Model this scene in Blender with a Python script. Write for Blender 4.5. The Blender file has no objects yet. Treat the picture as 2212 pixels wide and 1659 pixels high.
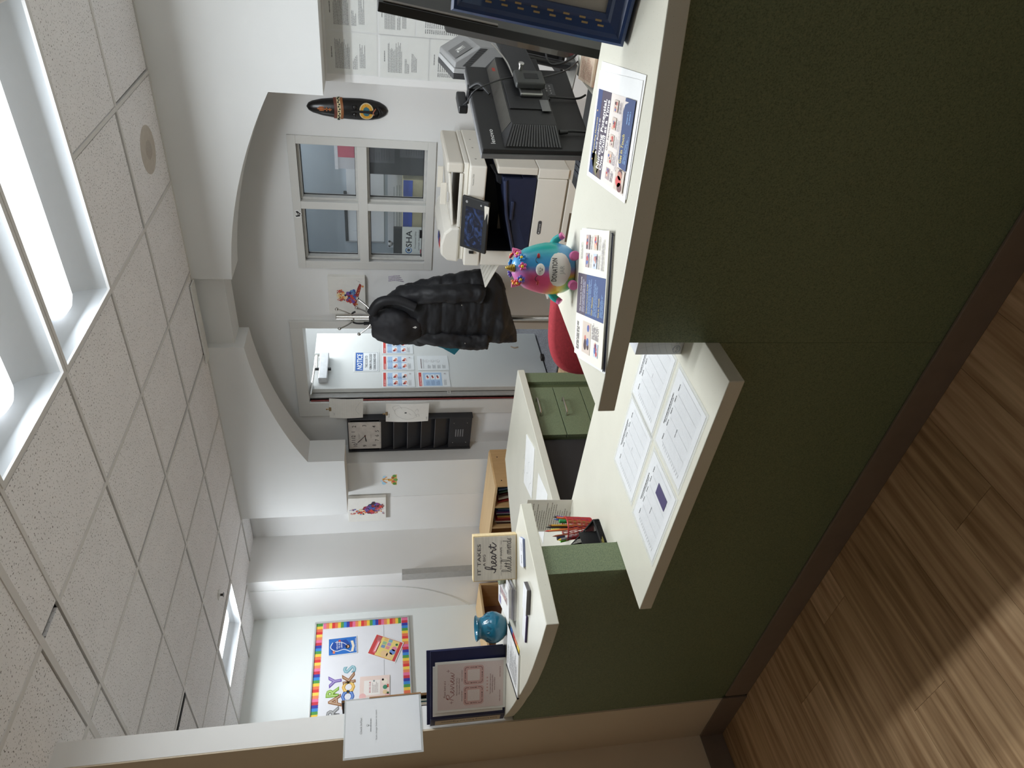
import bpy, bmesh, math, random
from mathutils import Vector, Matrix
random.seed(7)
SC = bpy.context.scene
COL = SC.collection
PI = math.pi

def lin(r, g, b):
    f = lambda c: (c/255/12.92) if c/255 <= .04045 else ((c/255+.055)/1.055)**2.4
    return (f(r), f(g), f(b), 1.0)

# ------------------------------------------------------------------ camera (portrait phone held sideways)
YAW, PITCH, ROLL, FOC, EYE = 0.686376, 0.189026, -0.0124513, 1482.97, 1.544
cy, sy, cp, sp = math.cos(YAW), math.sin(YAW), math.cos(PITCH), math.sin(PITCH)
FW = Vector((-sy*cp, cy*cp, -sp)); RT = Vector((cy, sy, 0)); UPV = RT.cross(FW)
R2 = RT*math.cos(ROLL) + UPV*math.sin(ROLL); U2 = -RT*math.sin(ROLL) + UPV*math.cos(ROLL)
cam_d = bpy.data.cameras.new('camera'); cam = bpy.data.objects.new('camera', cam_d); COL.objects.link(cam)
cam_d.sensor_fit = 'HORIZONTAL'; cam_d.sensor_width = 36; cam_d.lens = 36*FOC/2212; cam_d.clip_start = .02
mx, mz = -U2, -FW
cam.matrix_world = Matrix(((mx.x, R2.x, mz.x, 0), (mx.y, R2.y, mz.y, 0), (mx.z, R2.z, mz.z, EYE), (0, 0, 0, 1)))
SC.camera = cam
# ------------------------------------------------------------------ light and exposure
W = bpy.data.worlds.new('world'); SC.world = W; W.use_nodes = True
W.node_tree.nodes['Background'].inputs[0].default_value = (.6, .65, .7, 1)
W.node_tree.nodes['Background'].inputs[1].default_value = .05
SC.view_settings.view_transform = 'Standard'; SC.view_settings.look = 'None'
SC.view_settings.gamma = 1; SC.view_settings.use_curve_mapping = False
SC.view_settings.exposure = 0.68
LENS_POWER = 1.0          # glow of the troffer lenses
FAR_POWER = 1.2
TROFFER_W, FAR_W, RIGHT_FILL_W = 18.5, 12.5, 10.0   # area lamps under the lenses; right-hand one is unseen, added to brighten the room
CORRIDOR_W, OFFICE_W = 24.0, 6.0   # corridor and office behind
LOBBY_FILL = .6         # weak unseen fill lamp added behind the camera
SC.cycles.max_bounces = 12; SC.cycles.diffuse_bounces = 9; SC.cycles.glossy_bounces = 3
SC.cycles.transmission_bounces = 4; SC.cycles.transparent_max_bounces = 6
SC.cycles.caustics_reflective = False; SC.cycles.caustics_refractive = False
SC.cycles.sample_clamp_indirect = 4
SC.cycles.use_denoising = True

# ------------------------------------------------------------------ materials
MATS = {}
def M(name, rgb, rough=.55, metal=0.0, var=.06, scale=30, bump=0.0, bscale=None, stretch=None, emit=0, coat=0, spec=.5):
    if name in MATS: return MATS[name]
    m = bpy.data.materials.new(name); m.use_nodes = True; nt = m.node_tree; N = nt.nodes; L = nt.links
    b = N['Principled BSDF']; c = lin(*rgb)
    b.inputs['Roughness'].default_value = rough; b.inputs['Metallic'].default_value = metal
    b.inputs['Coat Weight'].default_value = coat; b.inputs['Specular IOR Level'].default_value = spec
    tc = N.new('ShaderNodeTexCoord'); src = tc.outputs['Object']
    if stretch:
        mp = N.new('ShaderNodeMapping'); mp.inputs['Scale'].default_value = stretch; L.new(src, mp.inputs['Vector']); src = mp.outputs[0]
    no = N.new('ShaderNodeTexNoise'); no.inputs['Scale'].default_value = scale; no.inputs['Detail'].default_value = 4; L.new(src, no.inputs['Vector'])
    cr = N.new('ShaderNodeValToRGB'); cr.color_ramp.elements[0].position = .3; cr.color_ramp.elements[1].position = .7
    cr.color_ramp.elements[0].color = [max(0, v*(1-var)) for v in c[:3]]+[1]; cr.color_ramp.elements[1].color = [min(1, v*(1+var)) for v in c[:3]]+[1]
    L.new(no.outputs['Fac'], cr.inputs['Fac']); L.new(cr.outputs['Color'], b.inputs['Base Color'])
    if bump:
        n2 = N.new('ShaderNodeTexNoise'); n2.inputs['Scale'].default_value = bscale or scale*4; L.new(src, n2.inputs['Vector'])
        bp = N.new('ShaderNodeBump'); bp.inputs['Strength'].default_value = bump; bp.inputs['Distance'].default_value = .004
        L.new(n2.outputs['Fac'], bp.inputs['Height']); L.new(bp.outputs['Normal'], b.inputs['Normal'])
    if emit:
        b.inputs['Emission Color'].default_value = c; b.inputs['Emission Strength'].default_value = emit
    MATS[name] = m
    return m

def speckle(name, rgb, dark, scale, amount, rough=.4, light=None):
    """fine two-colour fleck on a plain base: solid surface, laminate, mineral ceiling tile"""
    if name in MATS: return MATS[name]
    m = M(name, rgb, rough, var=.03, scale=6); nt = m.node_tree; N = nt.nodes; L = nt.links
    b = N['Principled BSDF']; base = b.inputs['Base Color'].links[0].from_socket
    geo = N.new('ShaderNodeNewGeometry')
    no = N.new('ShaderNodeTexNoise'); no.inputs['Scale'].default_value = scale; no.inputs['Detail'].default_value = 3
    L.new(geo.outputs['Position'], no.inputs['Vector'])
    mr = N.new('ShaderNodeMapRange'); mr.inputs[1].default_value = amount; mr.inputs[2].default_value = amount+.06; L.new(no.outputs['Fac'], mr.inputs[0])
    mix = N.new('ShaderNodeMix'); mix.data_type = 'RGBA'; L.new(mr.outputs[0], mix.inputs['Factor']); L.new(base, mix.inputs['A']); mix.inputs['B'].default_value = lin(*dark)
    out = mix.outputs['Result']
    if light:
        mr2 = N.new('ShaderNodeMapRange'); mr2.inputs[1].default_value = 1-amount; mr2.inputs[2].default_value = 1-amount-.06; L.new(no.outputs['Fac'], mr2.inputs[0])
        mx2 = N.new('ShaderNodeMix'); mx2.data_type = 'RGBA'; L.new(mr2.outputs[0], mx2.inputs['Factor']); L.new(out, mx2.inputs['A']); mx2.inputs['B'].default_value = lin(*light); out = mx2.outputs['Result']
    L.new(out, b.inputs['Base Color'])
    return m

def wood(name, c1, c2, rough=.5, axis='Y', scale=1.0):
    if name in MATS: return MATS[name]
    st = {'X': (1.1, 20, 20), 'Y': (20, 1.1, 20), 'Z': (20, 20, 1.1)}[axis]
    m = M(name, c1, rough, var=.0, scale=2.2*scale, stretch=st, bump=.05, bscale=30)
    nt = m.node_tree; cr = [n for n in nt.nodes if n.type == 'VALTORGB'][0]
    cr.color_ramp.elements[0].color = lin(*c2); cr.color_ramp.elements[1].color = lin(*c1)
    oi = nt.nodes.new('ShaderNodeObjectInfo'); mp = [n for n in nt.nodes if n.type == 'MAPPING'][0]
    mul = nt.nodes.new('ShaderNodeVectorMath'); mul.operation = 'SCALE'; mul.inputs[0].default_value = (7, 3, 5); nt.links.new(oi.outputs['Random'], mul.inputs['Scale'])
    nt.links.new(mul.outputs[0], mp.inputs['Location'])
    return m

def painted(name, rough=.6, coat=0):
    """colour print: reads the face colours of the flat artwork"""
    if name in MATS: return MATS[name]
    m = bpy.data.materials.new(name); m.use_nodes = True; N = m.node_tree.nodes; L = m.node_tree.links
    b = N['Principled BSDF']; b.inputs['Roughness'].default_value = rough; b.inputs['Coat Weight'].default_value = coat
    a = N.new('ShaderNodeVertexColor'); a.layer_name = 'Col'
    no = N.new('ShaderNodeTexNoise'); no.inputs['Scale'].default_value = 60
    mr = N.new('ShaderNodeMapRange'); mr.inputs[3].default_value = .94; mr.inputs[4].default_value = 1.06; L.new(no.outputs['Fac'], mr.inputs[0])
    vm = N.new('ShaderNodeVectorMath'); vm.operation = 'SCALE'; L.new(a.outputs['Color'], vm.inputs[0]); L.new(mr.outputs[0], vm.inputs['Scale'])
    L.new(vm.outputs[0], b.inputs['Base Color'])
    MATS[name] = m
    return m

def glassy(name, tint=(235, 242, 242), alpha=.14, rough=.03):
    if name in MATS: return MATS[name]
    m = M(name, tint, rough, var=.01); m.node_tree.nodes['Principled BSDF'].inputs['Alpha'].default_value = alpha
    return m

# ------------------------------------------------------------------ mesh builder
class MB:
    def __init__(s): s.v = []; s.f = []; s.c = []; s.m = Matrix()
    def at(s, x=0, y=0, z=0, rz=0): s.m = Matrix.Translation((x, y, z)) @ Matrix.Rotation(rz, 4, 'Z'); return s
    def add(s, vs, fs, col=None):
        k = len(s.v); s.v += [tuple(s.m @ Vector(p)) for p in vs]
        for f in fs: s.f.append([i+k for i in f]); s.c.append(col or (1, 1, 1, 1))
        return s
    def box(s, x0, x1, y0, y1, z0, z1, col=None):
        return s.add([(x0,y0,z0),(x1,y0,z0),(x1,y1,z0),(x0,y1,z0),(x0,y0,z1),(x1,y0,z1),(x1,y1,z1),(x0,y1,z1)],
                     [(0,3,2,1),(4,5,6,7),(0,1,5,4),(1,2,6,5),(2,3,7,6),(3,0,4,7)], col)
    def hexa(s, p, col=None):   # eight corners, bottom four then top four
        return s.add(p, [(0,3,2,1),(4,5,6,7),(0,1,5,4),(1,2,6,5),(2,3,7,6),(3,0,4,7)], col)
    def prism(s, poly, a0, a1, ax='Z', col=None):
        q = {'Z': lambda u, v, w: (u, v, w), 'Y': lambda u, v, w: (u, w, v), 'X': lambda u, v, w: (w, u, v)}[ax]
        n = len(poly); vs = [q(u, v, a0) for u, v in poly]+[q(u, v, a1) for u, v in poly]
        fs = [tuple(range(n))[::-1], tuple(range(n, 2*n))]+[(i, (i+1) % n, n+(i+1) % n, n+i) for i in range(n)]
        return s.add(vs, fs, col)
    def ngon(s, pts, col=None): return s.add(pts, [tuple(range(len(pts)))], col)
    def cyl(s, p0, p1, r0, r1=None, n=14, col=None):
        r1 = r0 if r1 is None else r1; p0 = Vector(p0); p1 = Vector(p1); d = (p1-p0).normalized()
        a = d.orthogonal().normalized(); b = d.cross(a)
        vs = [tuple(p0+(a*math.cos(t)+b*math.sin(t))*r0) for t in [2*PI*i/n for i in range(n)]]+[tuple(p1+(a*math.cos(t)+b*math.sin(t))*r1) for t in [2*PI*i/n for i in range(n)]]
        return s.add(vs, [tuple(range(n))[::-1], tuple(range(n, 2*n))]+[(i, (i+1) % n, n+(i+1) % n, n+i) for i in range(n)], col)
    def tube(s, pts, r, n=8, col=None, smooth_path=True):
        P = [Vector(p) for p in pts]
        if smooth_path and len(P) > 2:
            Q = []
            for i in range(len(P)-1):
                p0, p1, p2, p3 = P[max(i-1, 0)], P[i], P[i+1], P[min(i+2, len(P)-1)]
                for k in range(6):
                    t = k/6; Q.append(.5*((2*p1)+(-p0+p2)*t+(2*p0-5*p1+4*p2-p3)*t*t+(-p0+3*p1-3*p2+p3)*t**3))
            P = Q+[P[-1]]
        rr = r if callable(r) else (lambda t: r)
        vs = []; a = None
        for i, p in enumerate(P):
            d = (P[min(i+1, len(P)-1)]-P[max(i-1, 0)]).normalized()
            a = d.orthogonal().normalized() if a is None else (a-d*a.dot(d)).normalized()
            b = d.cross(a); q = rr(i/(len(P)-1))
            vs += [tuple(p+(a*math.cos(2*PI*k/n)+b*math.sin(2*PI*k/n))*q) for k in range(n)]
        m = len(P); fs = [(i*n+k, i*n+(k+1) % n, (i+1)*n+(k+1) % n, (i+1)*n+k) for i in range(m-1) for k in range(n)]
        fs += [tuple(range(n))[::-1], tuple(range((m-1)*n, m*n))]
        return s.add(vs, fs, col)
    def lathe(s, prof, n=28, cx=0, cy=0, col=None, sx=1, sy=1):
        vs = [(cx+r*math.cos(2*PI*k/n)*sx, cy+r*math.sin(2*PI*k/n)*sy, z) for r, z in prof for k in range(n)]
        m = len(prof); fs = [(i*n+k, i*n+(k+1) % n, (i+1)*n+(k+1) % n, (i+1)*n+k) for i in range(m-1) for k in range(n)]
        if prof[0][0] > 1e-5: fs.append(tuple(range(n))[::-1])
        if prof[-1][0] > 1e-5: fs.append(tuple(range((m-1)*n, m*n)))
        return s.add(vs, fs, col)
    def ball(s, c, rx, ry=None, rz=None, n=14, m=8, col=None):
        ry = rx if ry is None else ry; rz = rx if rz is None else rz
        vs = [(c[0]+rx*math.sin(PI*i/m)*math.cos(2*PI*k/n), c[1]+ry*math.sin(PI*i/m)*math.sin(2*PI*k/n), c[2]-rz*math.cos(PI*i/m)) for i in range(m+1) for k in range(n)]
        return s.add(vs, [(i*n+k, i*n+(k+1) % n, (i+1)*n+(k+1) % n, (i+1)*n+k) for i in range(m) for k in range(n)], col)
    def loft(s, rings, cap=True, col=None):
        n = len(rings[0]); vs = [p for r in rings for p in r]; m = len(rings)
        fs = [(i*n+k, i*n+(k+1) % n, (i+1)*n+(k+1) % n, (i+1)*n+k) for i in range(m-1) for k in range(n)]
        if cap: fs += [tuple(range(n))[::-1], tuple(range((m-1)*n, m*n))]
        return s.add(vs, fs, col)
    def mesh(s, name, mat, smooth=None, colours=False):
        me = bpy.data.meshes.new(name); me.from_pydata(s.v, [], s.f)
        bm = bmesh.new(); bm.from_mesh(me); bmesh.ops.remove_doubles(bm, verts=bm.verts, dist=1e-6)
        bmesh.ops.dissolve_degenerate(bm, dist=1e-7, edges=bm.edges)
        if not colours: bmesh.ops.recalc_face_normals(bm, faces=bm.faces)
        bm.to_mesh(me); bm.free()
        if mat: me.materials.append(mat)
        if smooth:
            me.polygons.foreach_set('use_smooth', [True]*len(me.polygons))
            me.set_sharp_from_angle(angle=math.radians(smooth if smooth is not True else 40))
        return me
    def build(s, name, mat, parent=None, smooth=None, bevel=0, seg=2, sub=0):
        o = bpy.data.objects.new(name, s.mesh(name, mat, smooth)); COL.objects.link(o)
        if parent: o.parent = parent
        if bevel:
            b = o.modifiers.new('edge', 'BEVEL'); b.width = bevel; b.segments = seg; b.limit_method = 'ANGLE'; b.angle_limit = math.radians(35)
            b.harden_normals = False
        if sub:
            q = o.modifiers.new('round', 'SUBSURF'); q.levels = sub; q.render_levels = sub
        return o

LABELS = set()
def tag(o, label, cat, group=None):
    o['label'] = label; o['category'] = cat
    if group: o['group'] = group
    return o
def thing(name, label, cat, loc=(0, 0, 0), rz=0, group=None):
    o = bpy.data.objects.new(name, None); COL.objects.link(o); o.empty_display_size = .1
    o.location = loc; o.rotation_euler = (0, 0, rz)
    return tag(o, label, cat, group)
def struct(o): o['kind'] = 'structure'; return o
def copy_tree(o, parent=None):
    c = o.copy(); COL.objects.link(c)
    if parent: c.parent = parent
    for ch in list(o.children): copy_tree(ch, c)
    return c
def box(name, x0, x1, y0, y1, z0, z1, mat, parent=None, bevel=0, seg=2):
    return MB().box(x0, x1, y0, y1, z0, z1).build(name, mat, parent, bevel=bevel, seg=seg)

# ------------------------------------------------------------------ flat print (lettering, pictures) on a sheet
_TXT = {}
def text_mesh(body, bold=0, shear=0, spacing=1):
    key = (body, bold, shear, spacing)
    if key not in _TXT:
        cu = bpy.data.curves.new('t', 'FONT'); cu.body = body; cu.offset = bold; cu.shear = shear; cu.space_character = spacing; cu.resolution_u = 2; cu.fill_mode = 'FRONT'
        ob = bpy.data.objects.new('t', cu); COL.objects.link(ob)
        me = bpy.data.meshes.new_from_object(ob.evaluated_get(bpy.context.evaluated_depsgraph_get()))
        vs = [(v.co.x, v.co.y) for v in me.vertices]; fs = [tuple(p.vertices) for p in me.polygons]
        bpy.data.objects.remove(ob); bpy.data.curves.remove(cu); bpy.data.meshes.remove(me)
        _TXT[key] = (vs, fs)
    return _TXT[key]

class Print:
    """flat artwork in sheet coordinates: x to the right, y up, metres"""
    def __init__(s, lift=.0004, step=.00012): s.v = []; s.f = []; s.c = []; s.z = lift; s.step = step
    def _add(s, pts, faces, col):
        k = len(s.v); s.v += [(x, y, s.z) for x, y in pts]
        for f in faces: s.f.append([i+k for i in f]); s.c.append(lin(*col))
        return s
    def up(s): s.z += s.step; return s
    def rect(s, x, y, w, h, col): return s._add([(x, y), (x+w, y), (x+w, y+h), (x, y+h)], [(0, 1, 2, 3)], col)
    def poly(s, pts, col): return s._add(pts, [tuple(range(len(pts)))], col)
    def disc(s, x, y, r, col, ry=None, n=20, a0=0, a1=2*PI): return s._add([(x+r*math.cos(a0+(a1-a0)*i/n), y+(ry or r)*math.sin(a0+(a1-a0)*i/n)) for i in range(n)], [tuple(range(n))], col)
    def rrect(s, x, y, w, h, r, col):
        pts = []
        for cx, cyy, a in ((x+w-r, y+r, -PI/2), (x+w-r, y+h-r, 0), (x+r, y+h-r, PI/2), (x+r, y+r, PI)):
            pts += [(cx+r*math.cos(a+PI/2*i/5), cyy+r*math.sin(a+PI/2*i/5)) for i in range(6)]
        return s.poly(pts, col)
    def frame(s, x, y, w, h, t, col):
        s.rect(x, y, w, t, col); s.rect(x, y+h-t, w, t, col); s.rect(x, y, t, h, col); return s.rect(x+w-t, y, t, h, col)
    def stroke(s, pts, w, col, smooth=True):
        P = [Vector(p) for p in pts]
        if smooth and len(P) > 2:
            Q = []
            for i in range(len(P)-1):
                p0, p1, p2, p3 = P[max(i-1, 0)], P[i], P[i+1], P[min(i+2, len(P)-1)]
                for k in range(5):
                    t = k/5; Q.append(.5*((2*p1)+(-p0+p2)*t+(2*p0-5*p1+4*p2-p3)*t*t+(-p0+3*p1-3*p2+p3)*t**3))
            P = Q+[P[-1]]
        vs = []
        for i, p in enumerate(P):
            d = (P[min(i+1, len(P)-1)]-P[max(i-1, 0)]); d = d.normalized() if d.length > 1e-9 else Vector((1, 0)); n = Vector((-d.y, d.x))*(w(i/(len(P)-1)) if callable(w) else w)/2
            vs += [tuple(p+n), tuple(p-n)]
        return s._add(vs, [(2*i, 2*i+1, 2*i+3, 2*i+2) for i in range(len(P)-1)], col)
    def text(s, body, x, y, h, col, w=None, align='L', bold=0, shear=0, rot=0, spacing=1):
        vs, fs = text_mesh(body, bold, shear, spacing)
        if not vs: return s
        x0 = min(p[0] for p in vs); x1 = max(p[0] for p in vs); y0 = min(p[1] for p in vs); y1 = max(p[1] for p in vs)
        ky = h/.73 if any(c.isupper() or c.isdigit() for c in body) else h/.73
        kx = ky if w is None else w/(x1-x0)
        ww = (x1-x0)*kx; ox = {'L': 0, 'C': -ww/2, 'R': -ww}[align]
        pts = [((px-x0)*kx+ox, py*ky) for px, py in vs]
        c, q = math.cos(rot), math.sin(rot)
        return s._add([(x+a*c-b*q, y+a*q+b*c) for a, b in pts], fs, col)
    def lines(s, x, y, w, h, n, col, fill=.45, ragged=.25, seed=1, dash=False):
        r = random.Random(seed); lh = h/n
        for i in range(n):
            ww = w*(1-ragged*r.random()); yy = y+h-(i+1)*lh; xx = x
            while xx < x+ww-1e-4:
                l = min((.004+.012*r.random())*(1 if not dash else .5), x+ww-xx); s.rect(xx, yy+lh*(1-fill)/2, l, lh*fill, col); xx += l+.0016
        return s
    def build(s, name, parent, rough=.6, coat=0, M4=None):
        me = bpy.data.meshes.new(name); me.from_pydata(s.v, [], s.f)
        at = me.color_attributes.new('Col', 'FLOAT_COLOR', 'CORNER'); d = []
        for p, c in zip(me.polygons, s.c): d += list(c)*p.loop_total
        at.data.foreach_set('color', d)
        me.materials.append(painted('colour_print' if not coat else 'glossy_print', rough, coat))
        o = bpy.data.objects.new(name, me); COL.objects.link(o); o.parent = parent
        if M4: o.matrix_local = M4
        return o

def basis_at(org, u, v):
    u = Vector(u).normalized(); v = Vector(v); v = (v-u*v.dot(u)).normalized(); n = u.cross(v)
    return Matrix(((u.x, v.x, n.x, org[0]), (u.y, v.y, n.y, org[1]), (u.z, v.z, n.z, org[2]), (0, 0, 0, 1)))

def sheet(name, label, cat, org, u, v, w, h, mat=None, t=.0006, group=None, curl=0, pr=None, printname='print', coat=0):
    """a sheet of paper: lower-left corner org, u to the right, v up; thickness t towards the back"""
    b = MB()
    if curl:
        n = 8; rings = []
        for i in range(n+1):
            y = h*i/n; z = curl*math.sin(PI*i/n)
            rings.append([(0, y, z-t), (w, y, z-t), (w, y, z), (0, y, z)])
        b.loft(rings)
    else: b.box(0, w, 0, h, -t, 0)
    o = b.build(name, mat or M('white_paper', (236, 236, 234), .6, var=.02)); o.matrix_world = basis_at(org, u, v)
    tag(o, label, cat, group)
    if pr: pr.build(printname, o, coat=coat)
    return o
# ================================================================== SETTING
CZ = 2.74
grey_wall = M('grey_wall_paint', (230, 230, 229), .75, var=.015, scale=3, bump=.08, bscale=220)
white_wall = M('white_wall_paint', (224, 225, 224), .75, var=.015, scale=3, bump=.08, bscale=220)
mist_wall = M('pale_mist_wall_paint', (229, 233, 231), .75, var=.015, scale=3, bump=.08, bscale=220)
lobby_wall = M('beige_wall_paint', (212, 197, 174), .75, var=.02, scale=3, bump=.08, bscale=220)
trim_paint = M('grey_trim_paint', (216, 215, 211), .5, var=.015, scale=5)
base_vinyl = M('dark_vinyl_base', (126, 110, 98), .5, var=.05, scale=20)
green_lam = speckle('green_laminate', (110, 123, 94), (92, 103, 77), 330, .56, .5, light=(124, 133, 100))
solid_top = speckle('cream_solid_surface', (214, 211, 196), (172, 165, 146), 420, .68, .32)
edge_top = solid_top
tile_mat = speckle('mineral_fibre_tile', (245, 244, 246), (104, 100, 98), 125, .61, .85)
bar_mat = M('painted_steel_grid', (220, 218, 216), .45, var=.02, scale=10)
steel = M('brushed_steel', (205, 203, 198), .28, 1.0, var=.05, scale=40)
black_plastic = M('black_plastic', (26, 26, 28), .42, var=.08, scale=60)
matte_black = M('matte_black_plastic', (25, 25, 26), .6, var=.08, scale=120, bump=.1, bscale=500)
paper_white = M('white_paper', (236, 236, 234), .6, var=.02)
plastic_sleeve = glassy('clear_sleeve', (240, 244, 244), .12, .12)

# floor with single planks
floor = struct(box('floor', -7.0, 2.2, -3.6, 4.64, -.06, -.0045, M('floor_screed', (60, 48, 38), .8)))
plank_mats = [wood('plank_oak_a', (210, 176, 136), (150, 114, 78), .42, 'Y'), wood('plank_oak_b', (202, 168, 128), (138, 104, 70), .42, 'Y'),
              wood('plank_oak_c', (220, 186, 147), (162, 126, 90), .42, 'Y')]
pm = []
for k, mt in enumerate(plank_mats):
    for L_ in (1.2,):
        q = MB().box(.0005, .1795, .0005, L_-.0005, -.0044, 0); me = q.mesh('plank', mt); pm.append(me)
rp = random.Random(3)
def planks(x0, x1, y0, y1):
    i = 0; x = x0
    while x < x1-.01:
        y = y0-rp.random()*1.15
        while y < y1-.02:
            a, b2 = max(y, y0), min(y+1.2, y1)
            if b2-a > .03:
                if a == y and b2 == y+1.2: o = bpy.data.objects.new('plank', rp.choice(pm))
                else:
                    o = bpy.data.objects.new('plank', MB().box(.0005, .1795, .0005, b2-a-.0005, -.0044, 0).mesh('plank', rp.choice(plank_mats)))
                COL.objects.link(o); o.parent = floor; o.location = (x, a, 0)
            y += 1.2
        x += .18
planks(-3.15, .4, -1.6, 1.255)
planks(-3.96, -1.08, 1.9, 4.632)
pale = wood('plank_pale', (205, 180, 145), (190, 164, 128), .45, 'Y')
corr = struct(box('floor', -7, 2.2, 4.643, 8.0, -.06, -.002, speckle('grey_carpet', (104, 104, 108), (62, 62, 66), 190, .55, .95, light=(140, 140, 146))))
thresh = struct(box('trim_1', -3.955, -3.19, 4.633, 4.66, -.004, .006, black_plastic))

# ceiling: slab, tiles, bars
ceil = struct(box('ceiling', -7, 2.2, -3.6, 4.5, 2.93, 3.0, M('ceiling_deck', (150, 148, 146), .9)))
GX = [-1.2-.0-.0*k for k in range(1)]
gx = [-1.20-.6125*k for k in range(-5, 9)]         # runner positions along X
gy = [1.705+.608*k for k in range(0, 5)]           # 1.705 .. 4.137
gx = sorted(gx)
FIX = [(-1.8125, -.5875, 1.705, 2.313), (-1.8125, -.5875, 2.313, 2.921)]
FAR = (-5.4875, -4.875, 2.921, 3.529)
def covered(xa, xb, ya, yb):
    xm, ym = (xa+xb)/2, (ya+yb)/2
    return any(f[0] < xm < f[1] and f[2] < ym < f[3] for f in FIX+[FAR])
tmesh = {}
def tile(xa, xb, ya, yb):
    if covered(xa, xb, ya, yb): return
    k = (round(xb-xa, 3), round(yb-ya, 3))
    if k not in tmesh:
        tmesh[k] = MB().box(.0150, k[0]-.0150, .0150, k[1]-.0150, CZ+.004, CZ+.018).mesh('ceiling_tile', tile_mat)
    o = bpy.data.objects.new('ceiling_tile', tmesh[k]); COL.objects.link(o); o.parent = ceil; o.location = (xa, ya, 0)
    o.rotation_euler = ((rp.random()-.5)*.004, (rp.random()-.5)*.004, 0)
xs = [x for x in gx if x > -6.1]
for i in range(len(xs)-1):
    for j in range(len(gy)-1): tile(xs[i], xs[i+1], gy[j], gy[j+1])
    tile(xs[i], xs[i+1], 1.535, 1.705)
    tile(xs[i], xs[i+1], 4.137, 4.40) if xs[i+1] < -4.8 else None
    for y in (.927, .319, -.289, -.897): tile(xs[i], xs[i+1], y, y+.608)
tile(-6.1, xs[0], 1.705, 2.313); tile(-6.1, xs[0], 2.313, 2.921); tile(-6.1, xs[0], 2.921, 3.529); tile(-6.1, xs[0], 3.529, 3.95)
def bar(x0, x1, y0, y1, lift=0):
    return box('grid_bar', x0, x1, y0, y1, CZ-.001-lift, CZ+.012, bar_mat, ceil)
for y in gy: bar(-6.05, 2.0, y-.0095, y+.0095)
bar(-6.05, 2.0, 1.52, 1.55); 
for y in (.927, .319, -.289, -.897): bar(-3.15, 2.0, y-.012, y+.012)
for x in xs:
    for j in range(len(gy)-1):
        if not any(f[0]+.05 < x < f[1]-.05 and f[2]-.01 < gy[j]+.3 < f[3]+.01 for f in FIX+[FAR]): bar(x-.0095, x+.0095, gy[j]+.0095, gy[j+1]-.0095, -.0005)
    if x < -4.8: bar(x-.012, x+.012, 4.149, 4.40, -.0005)
    if x > -3.15:
        for y in (.927, .319, -.289, -.897): bar(x-.012, x+.012, y+.012, y+.596, -.0005)
bar(-3.038, -3.012, 1.55, 1.693, -.0005)
struct(box('trim_2', -3.1, -2.48, 4.05, 4.139, CZ-.012, CZ-.002, M('white_angle_trim', (225, 225, 222), .4)))

# walls
def wallbox(name, mat, *boxes):
    m = MB()
    for b in boxes: m.box(*b)
    return struct(m.build(name, mat))
T4 = 2.93
wallbox('wall_back', grey_wall, (-4.50, -3.955, 4.632, 4.78, 0, T4), (-3.955, -3.18, 4.632, 4.78, 2.15, T4), (-3.18, -2.61, 4.632, 4.78, 0, T4),
        (-2.61, -1.715, 4.632, 4.78, 0, 1.2), (-2.61, -1.715, 4.632, 4.78, 2.08, T4), (-1.715, 1.8, 4.632, 4.78, 0, T4))
# arched wall hung from the ceiling
xl, xr, spring, apex = -4.195, -1.268, 2.14, 2.505
R_ = ((xr-xl)/2)**2/(2*(apex-spring))+(apex-spring)/2; cx_ = (xl+xr)/2; cz_ = apex-R_
def arc(x): return cz_+math.sqrt(R_*R_-(x-cx_)**2)
def arch_layer(mb, y0, y1, xa, xb, left_end, right_end):
    # strip pieces between xa and xb
    n = 28; xsn = [xa+(xb-xa)*i/n for i in range(n+1)]
    poly = [(x, arc(x)) for x in xsn]+[(xb, T4), (xa, T4)]
    vs = [(x, y0, z) for x, z in poly]+[(x, y1, z) for x, z in poly]; m = len(poly)
    mb.add(vs, [tuple(range(m)), tuple(range(m, 2*m))[::-1]]+[(i, m+i, m+(i+1) % m, (i+1) % m) for i in range(m)])
am = MB()
arch_layer(am, 4.14, 4.195, xl, -3.03, 0, 0); arch_layer(am, 4.14, 4.195, -2.475, xr, 0, 0)
am.box(-3.03, -2.475, 4.14, 4.15, CZ-.004, T4)
arch_layer(am, 4.195, 4.395, xl, -3.03, 0, 0); arch_layer(am, 4.195, 4.395, -2.475, xr, 0, 0)
am.box(-3.03, -2.475, 4.195, 4.395, 2.56, T4)
am.box(-4.868, xl, 4.14, 4.395, 1.848, T4); am.box(xr, 1.8, 4.14, 4.395, 1.843, T4)
arch = struct(am.build('wall_arch', white_wall)); 
wallbox('wall_pier', white_wall, (-4.96, -4.495, 4.403, 4.8, 0, T4))
wallbox('wall_pier_right', grey_wall, (-1.262, 1.8, 4.40, 4.6319, 0, T4))
wallbox('wall_alcove', grey_wall, (-5.46, -4.955, 4.40, 4.8, 0, T4))
wallbox('wall_column', grey_wall, (-6.2, -5.445, 3.895, 4.8, 0, T4))
wallbox('wall_left', mist_wall, (-6.25, -6.04, 1.2, 3.90, 0, T4))
wallbox('wall_front', M('front_wall_paint', (230, 229, 226), .7, var=.015, scale=3), (-6.2, -2.81, 1.263, 1.358, 0, T4))
wallbox('wall_lobby', lobby_wall, (-3.153, -2.811, 1.257, 1.2629, 0, T4), (-3.3, -3.153, -3.6, 1.2629, 0, T4))
wallbox('wall_rear', lobby_wall, (-3.3, 2.2, -3.7, -3.6, 0, 3))
wallbox('wall_right', grey_wall, (1.8, 1.95, -3.6, 4.8, 0, 3))
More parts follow.
